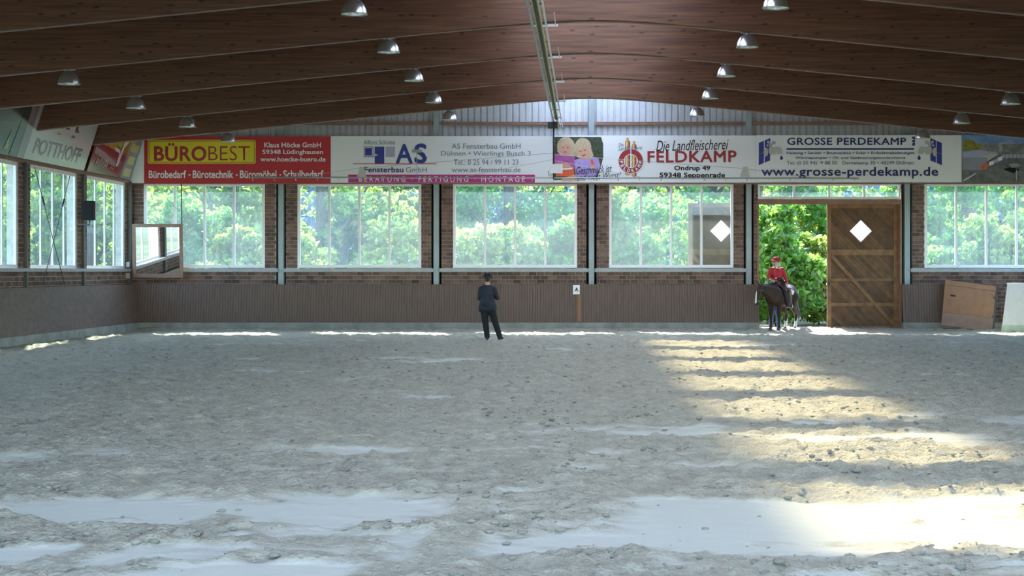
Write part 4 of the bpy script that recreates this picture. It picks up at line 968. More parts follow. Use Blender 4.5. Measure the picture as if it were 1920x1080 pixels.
# ------------------------------------------------------------------ overhead track under the ridge
TX, TZ = -1.10, 6.70
tr = base('overhead_track', (TX, 20, TZ)); tag(tr, 'long overhead track with grey tube and black belt under the ridge', 'track')
MB().tube([(TX - 0.13, 6, TZ), (TX - 0.13, 30, TZ), (TX - 0.12, 48, TZ - 0.02), (TX - 0.10, 53.0, TZ - 0.06)], 0.032, 10).build('tube', 'grey_metal', tr, True)
MB().box(TX - 0.035, TX + 0.035, 6, 53.1, TZ - 0.02, TZ + 0.05).build('belt', 'black', tr)
for s_ in (-1, 1): MB().box(TX + s_ * 0.05 - 0.014, TX + s_ * 0.05 + 0.014, 6, 52.9, TZ - 0.015, TZ + 0.035).build('belt_guide', 'belt_green', tr)
MB().box(TX + 0.12, TX + 0.155, 6, 53.2, TZ + 0.0, TZ + 0.05).build('rail', 'alu', tr)
for k in range(19):
    y_ = 52.9 - 2.5 * k
    MB().box(TX - 0.14, TX + 0.16, y_ - 0.02, y_ + 0.02, TZ + 0.035, TZ + 0.06).build('clamp', 'dark_metal', tr)
    zt = z_beam(TX) - 0.002
    if any(abs(y_ - b_) < 0.9 for b_ in BEAM_D): pass
for d in BEAM_D[:9]:
    MB().box(TX - 0.16, TX + 0.36, d - 0.025, d + 0.025, z_beam(TX) - 0.05, z_beam(TX) - 0.004).build('bracket', 'alu', tr)
    for x_ in (TX - 0.13, TX + 0.14): MB().box(x_ - 0.012, x_ + 0.012, d - 0.012, d + 0.012, TZ, z_beam(TX) - 0.02).build('hanger', 'grey_metal', tr)
    MB().box(TX + 0.30, TX + 0.32, d - 1.6, d + 0.02, z_beam(TX) - 0.03, z_beam(TX) - 0.012).build('side_arm', 'alu', tr)

# ------------------------------------------------------------------ sprinkler boom parked in front of the banners
YS = 52.9
def sp(px, py): return P(px, py, YS)
bo = base('sprinkler_boom', tuple(sp(1038, 334))); tag(bo, 'thin sprinkler boom hanging across the banners on a mast', 'sprinkler boom')
MB().tube([sp(1038, 236), sp(1038, 336)], 0.028, 8).build('mast', 'dark_metal', bo, True)
MB().tube([sp(468, 332.5), sp(1038, 333.5), sp(1610, 334.5)], 0.024, 8).build('boom_pipe', 'grey_metal', bo, True)
for k in range(29):
    px = 474 + k * 40.3
    MB().cap(sp(px, 335), 0.012, sp(px, 338), 0.018, 8, 3).build('nozzle', 'grey_metal' if k % 2 else 'alu', bo, True)
for px in (678, 1396):
    a = [sp(px - 8.5, 332), sp(px + 9.5, 332), sp(px + 5, 313), sp(px - 3, 313)]
    MB().prism([(p_.x, p_.z) for p_ in a], YS - 0.05, YS - 0.01).build('bracket_plate', 'b_lightgrey', bo)
MB().prism([(PX(1031, YS), PZ(325, YS)), (PX(1055, YS), PZ(325, YS)), (PX(1055, YS), PZ(308, YS)), (PX(1029, YS), PZ(308, YS))], YS - 0.14, YS + 0.02).build('control_box', 'stand_white', bo)
for x_ in (1028.5, 1032.5, 1036): MB().tube([sp(x_, 320), sp(x_ + 1, 331)], 0.012, 6).build('hose', 'dark_metal', bo, True)
for a, c in ((sp(1037, 287), sp(678, 315)), (sp(1037, 299), sp(872, 331)), (sp(1039, 290), sp(1396, 316)), (sp(1039, 301), sp(1200, 332)), (sp(1037, 287), sp(1016, 288)), (sp(678, 315), sp(560, 332)), (sp(1396, 316), sp(1520, 333))):
    MB().tube([a, c], 0.006, 5).build('guy_wire', 'grey_metal', bo)
MB().tube([sp(781.5, 331), sp(781.5, 285)], 0.010, 6).build('rod', 'grey_metal', bo); MB().box(PX(772.5, YS), PX(790.5, YS), YS - 0.06, YS + 0.02, PZ(286, YS), PZ(280.5, YS)).build('sensor', 'grey_metal', bo)
MB().box(PX(1027, YS), PX(1046, YS), YS - 0.08, YS + 0.08, PZ(241, YS), PZ(229, YS)).build('carriage', 'dark_metal', bo)
for k in range(4): MB().tube([sp(1040 + 4 * k, 226), sp(1043 + 4 * k, 236 + 3 * (k % 2)), sp(1041 + 4.5 * k, 242 + 2 * (k % 3))], 0.02, 7).build('hose', ['alu', 'belt_green', 'alu', 'grey_metal'][k], bo, True)

# ------------------------------------------------------------------ corner mirror
x0, x1, z0, z1 = PX(248.5, 53.3), PX(343.5, 53.3), PZ(521, 53.3), PZ(420, 53.3)
mr_ = empty('corner_mirror', ((x0 + x1) / 2, 53.32, z0)); tag(mr_, 'framed mirror hanging in the left corner in front of the window', 'mirror')
w2, hh = (x1 - x0) / 2, z1 - z0; tl = 0.045
def mm_(x, v, z): return (x, -v - z * tl, z)
fr = 0.11
MB(mm_).box(-w2, w2, -0.02, 0.03, 0, fr * 1.2).build('frame_rail', 'rail_wood', mr_); MB(mm_).box(-w2, w2, -0.02, 0.03, hh - fr, hh).build('frame_rail', 'rail_wood', mr_)
for s_ in (-1, 1): MB(mm_).box(min(s_ * w2, s_ * (w2 - fr)), max(s_ * w2, s_ * (w2 - fr)), -0.02, 0.03, fr * 1.2, hh - fr).build('frame_stile', 'rail_wood', mr_)
MB(mm_).box(-w2 + fr - .01, w2 - fr + .01, -0.015, 0.008, fr * 1.2 - .01, hh - fr + .01).build('mirror_glass', 'mirror', mr_)
MB(mm_).box(w2 - 0.05, w2 - 0.02, -0.03, 0.0, hh, PZ(345, 53.3) - z0).build('hanging_rod', 'dark_metal', mr_)
for zz in (0.1, hh - 0.15): MB(mm_).box(-0.05, 0.05, -0.20, -0.02, zz, zz + 0.05).build('wall_bracket', 'dark_metal', mr_)
for py, lb_ in ((495, 'upper small grey junction box in the left far corner'), (516, 'lower small grey junction box in the left far corner')):
    c = P(240.5, py, 53.3); tag(MB().box(c.x - 0.06, c.x + 0.05, c.y - 0.08, c.y + 0.02, c.z - 0.10, c.z + 0.07).build('junction_box', 'b_lightgrey'), lb_, 'junction box', 'junction boxes in the corner')

# ------------------------------------------------------------------ loudspeaker on the left wall
c = P(167, 413, 47.9)
ls = base('loudspeaker', tuple(c)); tag(ls, 'black box loudspeaker on a bracket by the left wall windows', 'loudspeaker')
MB().add([(c.x + a, c.y + b_, c.z + z_) for z_ in (0.0, 0.55) for a, b_ in ((-0.17, -0.16), (0.17, -0.16), (0.13, 0.18), (-0.13, 0.18))], [(0, 1, 2, 3), (4, 5, 6, 7), (0, 1, 5, 4), (1, 2, 6, 5), (2, 3, 7, 6), (3, 0, 4, 7)]).build('cabinet', 'b_black', ls)
MB().add([(c.x + a, c.y - 0.168, c.z + z_) for a, z_ in ((-0.15, 0.03), (0.15, 0.03), (0.15, 0.52), (-0.15, 0.52))] + [(c.x + a, c.y - 0.160, c.z + z_) for a, z_ in ((-0.15, 0.03), (0.15, 0.03), (0.15, 0.52), (-0.15, 0.52))], [(0, 1, 2, 3), (7, 6, 5, 4), (0, 1, 5, 4), (1, 2, 6, 5), (2, 3, 7, 6), (3, 0, 4, 7)]).build('grille', 'dark_gap', ls)
MB().tube([(XL + 0.1, c.y, c.z - 0.12), (c.x + 0.02, c.y, c.z - 0.12), (c.x + 0.02, c.y, c.z)], 0.018, 8).build('bracket', 'dark_metal', ls, True)

# ------------------------------------------------------------------ bracing cables
def lw(px, py): d = (XL + 0.2 - CX) * F / (px - VX); return Vector((XL + 0.2, d, PZ(py, d)))
for i, (a, tb, e, lab) in enumerate((((65, 314), (80, 374), (121, 533), 'dark bracing cable slanting down towards the far corner on the left wall'), ((129, 330), (116, 382), (78, 534), 'dark bracing cable slanting down towards the viewer on the left wall'))):
    r_ = base('bracing_cable', tuple(lw(*e))); tag(r_, lab, 'cable', 'crossed bracing cables')
    A, B = lw(*a), lw(*e); t = (a[1] - tb[1]) / (a[1] - e[1]); Cc = A + (B - A) * t; u = (B - A).normalized()
    off = Vector((0.03 * i, 0, 0))
    MB().tube([A + off, B + off], 0.011, 6).build('wire', 'dark_metal', r_); MB().cap(Cc - u * 0.12 + off, 0.028, Cc + u * 0.12 + off, 0.028, 8, 3).build('turnbuckle', 'dark_metal', r_, True)
for a, e, lab in (((288, 344), (447, 520), 'thin pale bracing cable across the mirror window'), ((1790, 506), (1960, 338), 'thin pale bracing cable across the right far window')):
    r_ = base('bracing_cable', tuple(P(*e, DW - 0.14))); tag(r_, lab, 'cable', 'bracing cables at the far wall')
    A, B = P(*a, DW - 0.14), P(*e, DW - 0.14); MB().tube([A, B], 0.009, 6).build('wire', 'grey_metal', r_); u = (B - A).normalized(); Cc = A.lerp(B, 0.55)
    MB().cap(Cc - u * .1, 0.018, Cc + u * .1, 0.018, 8, 3).build('turnbuckle', 'grey_metal', r_, True)

# ------------------------------------------------------------------ letter sign
YK = DW - 0.29
o = base('letter_sign', tuple(P(1081, 552, YK))); tag(o, 'small white board with the black letter A on the kick wall', 'sign')
MB().box(PX(1074.3, YK), PX(1087.2, YK), YK - 0.03, YK - 0.01, PZ(551.7, YK), PZ(534.2, YK)).build('board', 'paper', o)
text_on('lettering', 'A', (PX(1077.6, YK), PZ(546.7, YK), PX(1084.6, YK), PZ(539, YK)), lambda u, v: Vector((u, YK - 0.034, v)), 'b_black', o, bold=0.03)
bt = MB().add([(PX(a, YK), YK + b_ - (0.10 if py > 560 else 0), PZ(py, YK)) for py in (603, 553) for a, b_ in ((1083.2, 0.01), (1089.4, 0.01), (1089.4, -0.025), (1083.2, -0.025))], [(0, 1, 2, 3), (4, 5, 6, 7), (0, 1, 5, 4), (1, 2, 6, 5), (2, 3, 7, 6), (3, 0, 4, 7)]).build('batten', 'batten'); tag(bt, 'reddish wooden batten on the kick wall under the letter sign', 'batten')

# ------------------------------------------------------------------ leaning gate panel
o = empty('kick_gate', tuple(P(1812, 616, 52.95))); tag(o, 'brown wooden gate panel leaning askew against the far wall', 'gate panel')
o.rotation_euler = (math.radians(-9), math.radians(7.4), 0)
wv, hv = 1.62, 1.46
kg = o
MB().box(-wv / 2, wv / 2, -0.03, 0.03, 0.42, hv - 0.16).build('board', 'panel_wood', kg)
MB().box(-wv / 2, wv / 2, -0.035, 0.03, 0.0, 0.415).build('lower_board', 'panel_low', kg)
MB().box(-wv / 2, wv / 2, -0.045, 0.03, hv - 0.155, hv).build('top_rail', 'panel_wood', kg)
MB().box(wv / 2 + 0.003, wv / 2 + 0.06, -0.04, 0.06, 0.05, hv - 0.02).build('edge_post', 'dark_metal', kg)
MB().box(-wv / 2 + 0.20, -wv / 2 + 0.36, -0.05, -0.031, hv - 0.50, hv - 0.45).build('handle_slot', 'black', kg)
for zz in (0.50, hv - 0.24):
    for k in range(5): MB().cap((-0.10 + 0.21 * k, -0.03, zz), 0.012, (-0.10 + 0.21 * k, -0.042, zz), 0.012, 8, 3).build('bolt', 'silver', kg, True)
for zz in (0.45, hv - 0.4): MB().box(wv / 2 - 0.06, wv / 2 + 0.07, -0.05, -0.041, zz, zz + 0.06).build('hinge', 'dark_metal', kg)

# ------------------------------------------------------------------ white jump stand at the right edge
c = P(1906, 626, 51.6); o = empty('jump_stand', (c.x, 51.6, 0)); tag(o, 'white tapered jump stand with pale green foot at the right edge', 'jump stand')
def frus(b0, b1, z0_, z1_, sx=0.0): return MB().add([(x_ * b_[0] + (sx if z_ == z1_ else 0), y_ * b_[1], z_) for z_, b_ in ((z0_, b0), (z1_, b1)) for x_, y_ in ((-1, -1), (1, -1), (1, 1), (-1, 1))], [(0, 1, 2, 3), (4, 5, 6, 7), (0, 1, 5, 4), (1, 2, 6, 5), (2, 3, 7, 6), (3, 0, 4, 7)])
rzz = math.radians(-28); o.rotation_euler = (0, 0, rzz)
frus((0.40, 0.32), (0.38, 0.30), 0.0, 0.24).build('foot', 'stand_green', o)
frus((0.37, 0.29), (0.24, 0.18), 0.24, 1.50).build('tower', 'stand_white', o)
MB().box(-0.26, 0.26, -0.20, 0.20, 1.50, 1.53).build('cap', 'stand_white', o)
MB().box(0.245, 0.34, -0.08, 0.08, 1.22, 1.42).build('pole_cup', 'stand_blue', o)

# ------------------------------------------------------------------ people
def rot_to(d):   # rotation taking local -Y to direction d (in plan)
    return Matrix.Rotation(math.atan2(d[0], -d[1]), 3, 'Z')
def hand(mb, w, fwd, palm, side, s_=1.0, curl=0.6):
    """palm with five fingers: w wrist, fwd along the hand, palm normal, side towards the thumb"""
    w, fwd, palm, side = Vector(w), Vector(fwd).normalized(), Vector(palm).normalized(), Vector(side).normalized()
    k = w + fwd * 0.085 * s_
    for t in (-0.027, -0.009, 0.009, 0.027): mb.cap(w + side * t * .6 * s_, 0.017 * s_, k + side * t * 1.05 * s_, 0.013 * s_)
    for t, L in ((-0.031, .060), (-0.011, .075), (0.010, .080), (0.031, .072)):
        b_ = k + side * t * s_; d1 = (fwd * math.cos(curl) + palm * math.sin(curl)); d2 = (fwd * math.cos(curl * 2.3) + palm * math.sin(curl * 2.3))
        m_ = b_ + d1 * L * .5 * s_; mb.cap(b_, .0085 * s_, m_, .008 * s_, 8, 3); mb.cap(m_, .008 * s_, m_ + d2 * L * .5 * s_, .0068 * s_, 8, 3)
    tb = w + fwd * 0.03 * s_ + side * 0.028 * s_; t1 = tb + (fwd * .6 + side * .7 + palm * .4).normalized() * .038 * s_
    mb.cap(tb, .012 * s_, t1, .010 * s_, 8, 3); mb.cap(t1, .010 * s_, t1 + (fwd * .8 + palm * .5).normalized() * .03 * s_, .008 * s_, 8, 3)
def person(root, J, face, top, legs, shoe, jacket=False, hat=None, hair=None, hand_curl=0.7, boots=False):
    V = {k: Vector(v) for k, v in J.items() if k != 'pitch'}; f = Vector((face[0], face[1], 0)).normalized(); r_ = Vector((-f.y, f.x, 0))   # r_: the person's left
    R = rot_to(f); H = V['head']
    b_ = MB()
    b_.ell(H + Vector((0, 0, 0.02)), (0.074, 0.094, 0.108), R); b_.ell(H + f * 0.022 - Vector((0, 0, 0.055)), (0.055, 0.066, 0.065), R)
    b_.cap(H + f * 0.088 + Vector((0, 0, .012)), .010, H + f * .104 - Vector((0, 0, .022)), .015, 8, 3)
    for s_ in (-1, 1): b_.ell(H + r_ * s_ * .076 - f * .005, (.012, .02, .032), R); b_.ell(H + r_ * s_ * 0.035 + f * 0.07 + Vector((0, 0, -0.02)), (.02, .018, .018), R)
    b_.cap(H - Vector((0, 0, .06)) - f * .015, .055, V['neck'], .062)
    b_.ell(V['chest'], (.165, .105, .20), R); b_.ell(V['pelvis'], (.15, .105, .13), R); b_.cap(V['chest'] - Vector((0, 0, .08)), .12, V['pelvis'], .12)
    for s_ in 'lr':
        b_.chain([(V['sh_' + s_], .062), (V['el_' + s_], .043), (V['wr_' + s_], .028)]); b_.chain([(V['hip_' + s_], .092), (V['kn_' + s_], .060), (V['an_' + s_], .042)])
        b_.cap(V['neck'] - Vector((0, 0, .02)), .05, V['sh_' + s_], .055)
        fd = (V['wr_' + s_] - V['el_' + s_]).normalized(); pl = J.get('palm_' + s_, (0, 0, -1)); pl = (Vector(pl) - fd * fd.dot(Vector(pl))).normalized(); sd = fd.cross(pl) * (1 if s_ == 'l' else -1)
        hand(b_, V['wr_' + s_], fd, pl, sd, 1.0, hand_curl)
    b_.organic('body', 'skin', root, 0.0085, 3)
    for s_ in (-1, 1):
        MB().ell(H + r_ * s_ * .032 + f * .086 + Vector((0, 0, .014)), (.011, .006, .007), R, 10, 6).build('eye', 'b_black', root, True)
    MB().ell(H + f * .088 - Vector((0, 0, .062)), (.024, .006, .006), R, 10, 6).build('mouth', 'b_darkred', root, True)
    # upper garment
    t = MB(); dz = Vector((0, 0, 1))
    t.ell(V['chest'] + dz * .01, (.195, .130, .215), R); t.cap(V['chest'] - dz * .08, .140, V['pelvis'] + dz * .10, .140)
    for s_ in 'lr':
        t.cap(V['neck'] - dz * .035, .060, V['sh_' + s_], .066); t.chain([(V['sh_' + s_], .074), (V['el_' + s_], .062), (V['wr_' + s_], .044)])
    if jacket:
        for s_ in 'lr':
            for u_ in (.25, .62, 1.0):
                hs = (V['hip_' + s_] - V['pelvis']); hs.z = 0
                t.cap(V['chest'] * .45 + V['pelvis'] * .55 + hs * u_ * .75, .120, V['pelvis'] + hs * u_ * 1.25 - dz * .10, .142)
        t.ell(V['pelvis'] + dz * .03, (.215, .170, .18), R)
    else: t.ell(V['pelvis'] + dz * .08, (.15, .115, .07), R)
    t.organic('jacket' if jacket else 'shirt', top, root, 0.012, 5)
    # trousers
    q = MB(); q.ell(V['pelvis'], (.172, .128, .135), R)
    wd = 1.10 if jacket else 1.0
    for s_ in 'lr': q.chain([(V['hip_' + s_], .112 * wd), (V['kn_' + s_], .080 * wd), (V['an_' + s_] + dz * .0, .066 * wd)])
    q.organic('trousers', legs, root, 0.012, 4)
    for s_ in 'lr':
        a = V['an_' + s_]; tf = Vector(J.get('toe_' + s_, f)); tf = Vector((tf.x, tf.y, J.get('pitch', 0))).normalized(); so = dz * .042
        m_ = MB(); m_.cap(a - so - tf * .04, .042, a - so + tf * .12, .038); m_.cap(a - so + tf * .12, .038, a - so + tf * .17, .028); m_.cap(a + dz * .03, .05, a - so * .6, .045)
        m_.cap(a - so - tf * .05 - dz * .02, .025, a - so - tf * .03 - dz * .02, .025)
        m_.organic('boot' if boots else 'shoe', shoe, root, 0.009, 2)
    if hair:
        m_ = MB(); m_.ell(H - f * .018 + dz * .035, (.082, .096, .105), R); (None if jacket else m_.cap(H - f * .085 - dz * .02, .045, H - f * .10 - dz * .17, .028)); m_.organic('hair', hair, root, 0.010, 3)
    if hat:
        hm, w_ = hat; cb = H + dz * .075
        crown = MB().lathe([(.001, .135), (.045, .135), (.072, .120), (.084, .085), (.092, .02), (.094, .0)], n_=24)
        cr = Matrix.Translation(cb) @ R.to_4x4()
        vsx = []
        for p_ in crown.v:
            x_, y_, z_ = p_; z_ -= 0.035 * max(0, z_ - .06) / .075 * (1 - min(1, abs(x_) / .05)); vsx.append(tuple(cr @ Vector((x_ * .92, y_ * 1.12, z_))))
        hc = MB().add(vsx, crown.f).build('hat', hm, root, True, fix=True)
        bv, bf = [], []; n_ = 36
        for i, rr in enumerate((.085, .115, .145, .165)):
            for k in range(n_):
                an = 2 * math.pi * k / n_; x_, y_ = math.cos(an) * rr * .95, math.sin(an) * rr * 1.12
                up = w_ * max(0, (rr - .085) / .08) ** 1.6 * abs(math.cos(an)) ** 2 - 0.035 * (rr - .085) / .08 * abs(math.sin(an))
                for dz_ in (0.0, 0.026): bv.append(tuple(cr @ Vector((x_ * (1 - .12 * (w_ > .04) * abs(math.cos(an)) * (i > 1)), y_, up + dz_))))
        for i in range(3):
            for k in range(n_):
                a = (i * n_ + k) * 2; c_ = (i * n_ + (k + 1) % n_) * 2; e = ((i + 1) * n_ + (k + 1) % n_) * 2; g2 = ((i + 1) * n_ + k) * 2
                bf += [(a + 1, c_ + 1, e + 1, g2 + 1), (a, g2, e, c_)]
        for k in range(n_):
            g2 = (3 * n_ + k) * 2; e = (3 * n_ + (k + 1) % n_) * 2; bf.append((g2, g2 + 1, e + 1, e)); a = k * 2; c_ = ((k + 1) % n_) * 2; bf.append((a, c_, c_ + 1, a + 1))
        MB().add(bv, bf).build('hat_brim', hm, hc, True)
    return root

# the man in the dark suit, seen from behind with folded arms
jx = P(915, 641, 44.9); hj = float(sand(np.array([jx.x]), np.array([44.9]))[0][0])
o = empty('person', (jx.x, 44.9, hj)); tag(o, 'man in dark blue jacket and black hat standing with his back turned', 'person')
person(o, dict(head=(-.015, .02, 1.615), neck=(-.015, 0, 1.50), chest=(-.025, 0, 1.25), pelvis=(-.02, 0, .96),
               sh_l=(-.19, -.005, 1.375), el_l=(-.232, .04, 1.125), wr_l=(-.03, .20, 1.19), sh_r=(.16, -.005, 1.38), el_r=(.245, .05, 1.14), wr_r=(.02, .21, 1.24),
               hip_l=(-.105, 0, .91), kn_l=(-.075, .02, .50), an_l=(-.02, 0, .10), hip_r=(.075, 0, .91), kn_r=(.185, .02, .50), an_r=(.315, 0, .10),
               toe_l=(-.1, 1, 0), toe_r=(.45, .9, 0), palm_l=(0, -1, 0), palm_r=(0, -1, 0)),
       (0, 1), 'suit', 'trousers', 'leather_dark', jacket=True, hat=('felt_black', .085), hair='hair_brown')

# ------------------------------------------------------------------ horse in the doorway
hx, hy = 6.02, 53.02; fdir = Vector((-.53, -.848, 0)); hang = math.atan2(fdir.y, fdir.x)
hz = 0.03
ho = empty('horse', (hx, hy, hz), hang); tag(ho, 'dark bay horse with white blaze standing in the doorway', 'horse')
h = MB()
h.ell((0, 0, 1.06), (.62, .265, .325)); h.ell((.46, 0, 1.07), (.30, .235, .335)); h.ell((-.52, 0, 1.13), (.37, .27, .31)); h.ell((.32, 0, 1.30), (.24, .085, .11)); h.ell((-.42, 0, 1.30), (.28, .15, .13)); h.ell((.66, 0, 1.05), (.14, .17, .24)); h.ell((-.2, 0, .98), (.4, .22, .25))
h.chain([((.50, 0, 1.17), .235), ((.74, -.06, 1.24), .175), ((.95, -.15, 1.31), .125), ((1.08, -.21, 1.34), .100)]); h.chain([((.58, 0, 1.02), .19), ((.86, -.10, 1.18), .13), ((1.04, -.19, 1.26), .085)])
h.chain([((1.11, -.225, 1.33), .108), ((1.17, -.25, 1.14), .096), ((1.20, -.265, .96), .070), ((1.215, -.27, .86), .055)]); h.ell((1.10, -.235, 1.20), (.10, .075, .13)); h.ell((1.23, -.27, .85), (.055, .058, .055))
for s_ in (-1, 1):
    h.chain([((1.09 + .02 * s_, -.22 + .055 * s_, 1.41), .030), ((1.11 + .02 * s_, -.21 + .075 * s_, 1.48), .026), ((1.13 + .02 * s_, -.21 + .08 * s_, 1.55), .008)])
    h.chain([((.45, .14 * s_, 1.0), .135), ((.47, .145 * s_, .74), .088), ((.485, .14 * s_, .47), .058), ((.475, .14 * s_, .40), .046), ((.47, .14 * s_, .20), .036), ((.475, .14 * s_, .145), .044), ((.51, .14 * s_, .06), .044)])
    hb = -.05 if s_ > 0 else .08
    h.chain([((-.56, .135 * s_, 1.04), .20), ((-.44, .15 * s_, .82), .145), ((-.58 + hb, .145 * s_, .64), .095), ((-.74 + hb, .14 * s_, .50), .060), ((-.73 + hb, .14 * s_, .42), .048), ((-.70 + hb, .14 * s_, .20), .038), ((-.69 + hb, .14 * s_, .145), .046), ((-.65 + hb, .14 * s_, .06), .044)])
h.organic('body', 'coat', ho, 0.014, 4)
for s_ in (-1, 1):
    hb = -.05 if s_ > 0 else .08
    MB().lathe([(.001, .0), (.062, .0), (.058, .03), (.045, .085), (.001, .085)], (.525, .14 * s_, -0.0), 16).build('hoof', 'hoof', ho, True); MB().lathe([(.001, .0), (.062, .0), (.058, .03), (.045, .085), (.001, .085)], (-.635 + hb, .14 * s_, 0), 16).build('hoof', 'hoof', ho, True)
    MB().chain([((-.735 + hb, .14 * s_, .36), .046), ((-.70 + hb, .14 * s_, .20), .042), ((-.69 + hb, .14 * s_, .145), .050), ((-.655 + hb, .14 * s_, .07), .049)]).organic('sock', 'horse_white', ho, 0.010, 2)
    MB().ell((1.155 + .01 * s_, -.25 + .075 * s_, 1.26), (.015, .012, .016), None, 10, 6).build('eye', 'b_black', ho, True)
    MB().ell((1.265, -.275 + .03 * s_, .865), (.012, .012, .014), None, 10, 6).build('nostril', 'b_black', ho, True)
MB().chain([((1.185, -.25, 1.31), .030), ((1.238, -.267, 1.14), .034), ((1.248, -.277, .98), .034), ((1.262, -.281, .88), .032)]).organic('blaze', 'horse_white', ho, 0.009, 2)
mn = MB()
for k in range(26):
    t = k / 25; p_ = Vector((.48, 0, 1.38)).lerp(Vector((1.08, -.21, 1.445)), t) + Vector((0, 0, -.03 + .05 * math.sin(t * 3.1))); sd = Vector((.33, .94, 0))
    mn.chain([(p_, .028), (p_ + sd * .07 - Vector((0, 0, .08)), .022), (p_ + sd * .10 - Vector((0, 0, .20 + .05 * random.random())), .008)])
mn.chain([((1.10, -.22, 1.44), .03), ((1.17, -.245, 1.36), .022), ((1.20, -.255, 1.27), .008)])
mn.organic('mane', 'horse_black', ho, 0.011, 2)
tl_ = MB()
for k in range(18):
    a, c = (random.random() - .5) * .16, (random.random() - .5) * .20
    tl_.chain([((-.84, 0, 1.22), .05), ((-.96, .3 * c, 1.08), .045), ((-1.03 + .5 * a, c, .80), .035), ((-1.06 + a - .05, c * 1.7, .52), .028), ((-1.08 + a * 1.4 - .10, c * 2.1, .30 + .12 * random.random()), .010)])
tl_.organic('tail', 'horse_black', ho, 0.013, 2)
br = MB()
def loop(c, ax, ru, rv, u, v, rad=.009, n_=20):
    u, v = Vector(u).normalized(), Vector(v).normalized(); return MB().tube([Vector(c) + u * ru * math.cos(6.2832 * i / n_) + v * rv * math.sin(6.2832 * i / n_) for i in range(n_ + 1)], rad, 6)
hd = Vector((.07, -.02, -.47)).normalized(); sdv = Vector((.33, .94, 0)).normalized(); frv = sdv.cross(hd).normalized()
for t, ru, rv in ((.08, .105, .108), (.30, .075, .082)): loop(Vector((1.115, -.227, 1.33)) + hd * t * .9, None, ru, rv, sdv, frv, .010).build('bridle_strap', 'leather_brown', ho, True)
for s_ in (-1, 1):
    MB().tube([Vector((1.10, -.225, 1.43)) + sdv * .06 * s_, Vector((1.14, -.235, 1.25)) + sdv * .098 * s_, Vector((1.20, -.265, .97)) + sdv * .070 * s_, Vector((1.20, -.265, .92)) + sdv * .066 * s_], .010, 6).build('bridle_strap', 'leather_brown', ho, True)
    MB().ell(Vector((1.20, -.265, .93)) + sdv * .070 * s_, (.02, .012, .022), None, 10, 6).build('bit_ring', 'silver', ho, True)
    MB().ell(Vector((1.13, -.235, 1.27)) + sdv * .106 * s_, (.014, .010, .014), None, 10, 6).build('concho', 'silver', ho, True)
    MB().tube([Vector((1.20, -.265, .93)) + sdv * .075 * s_, Vector((.95, -.12 + .12 * s_, 1.10)), Vector((.60, .10 * s_ + .03, 1.46)), Vector((.34, -.02, 1.58))], .006, 5).build('rein', 'leather_dark', ho, True)

# ------------------------------------------------------------------ saddle
sa = empty('saddle', (hx, hy, hz), hang); tag(sa, 'brown western saddle on a dark red blanket on the horse', 'saddle')
def drape(x0_, x1_, rad, low, th=.02, n_=22):
    vs2, fs2 = [], []
    for x_ in (x0_, x1_):
        for r2 in (rad, rad + th):
            for i in range(n_):
                an = math.radians(-low + (2 * low) * i / (n_ - 1)); vs2.append((x_, r2 * .95 * math.sin(an), 1.075 + (r2 * 1.06) * math.cos(an)))
    for i in range(n_ - 1):
        fs2 += [(i, i + 1, i + 1 + 2 * n_, i + 2 * n_), (i + n_, i + 3 * n_, i + 1 + 3 * n_, i + 1 + n_), (i, i + n_, i + 1 + n_, i + 1), (i + 2 * n_, i + 1 + 2 * n_, i + 1 + 3 * n_, i + 3 * n_)]
    fs2 += [(0, 2 * n_, 3 * n_, n_), (n_ - 1, 2 * n_ - 1, 4 * n_ - 1, 3 * n_ - 1)]
    return MB().add(vs2, fs2)
drape(-.36, .36, .318, 62, .018).build('blanket', 'pad', sa, True); drape(-.28, .30, .338, 50, .02).build('skirt', 'leather_brown', sa, True)
mb = MB(); mb.ell((0, 0, 1.455), (.24, .13, .035)); mb.chain([((-.22, -.12, 1.47), .03), ((-.26, -.05, 1.54), .03), ((-.26, .05, 1.54), .03), ((-.22, .12, 1.47), .03)]); mb.cap((.20, 0, 1.46), .07, (.24, 0, 1.52), .045); mb.organic('seat', 'leather_brown', sa, .010, 3)
mb = MB(); mb.cap((.245, 0, 1.52), .022, (.26, 0, 1.60), .02); mb.ell((.262, 0, 1.61), (.035, .035, .014)); mb.organic('horn', 'leather_dark', sa, .007, 2)
for s_ in (-1, 1):
    MB().add([(x_, s_ * y_, z_) for x_, y_, z_ in ((.10, .29, 1.28), (-.08, .29, 1.28), (-.02, .345, .84), (.10, .345, .84), (.10, .305, 1.28), (-.08, .305, 1.28), (-.02, .36, .84), (.10, .36, .84))], [(0, 1, 2, 3), (7, 6, 5, 4), (0, 4, 5, 1), (1, 5, 6, 2), (2, 6, 7, 3), (3, 7, 4, 0)]).build('fender', 'leather_brown', sa)
    MB().tube([(.04, s_ * .30, .85), (.04, s_ * .29, .72), (.04, s_ * .35, .70), (.04, s_ * .41, .72), (.04, s_ * .37, .85)], .012, 7).build('stirrup', 'silver', sa, True)
nt = empty('number_tag', (0, 0, 0)); bpy.data.objects.remove(nt)
pc = P(1485, 547.5, 52.93)
o = base('number_card', tuple(pc)); tag(o, 'small white number card on the blanket behind the rider', 'number card')
e1 = Vector((.55, .0, -.35)).normalized(); e1 = Vector((.70, .45, -.42)).normalized(); e2 = Vector((.38, .10, .86)).normalized()
q = [pc + e1 * a * .075 + e2 * b_ * .065 for a, b_ in ((-1, -1), (1, -1), (1, 1), (-1, 1))]; nrm = (q[1] - q[0]).cross(q[3] - q[0]).normalized()
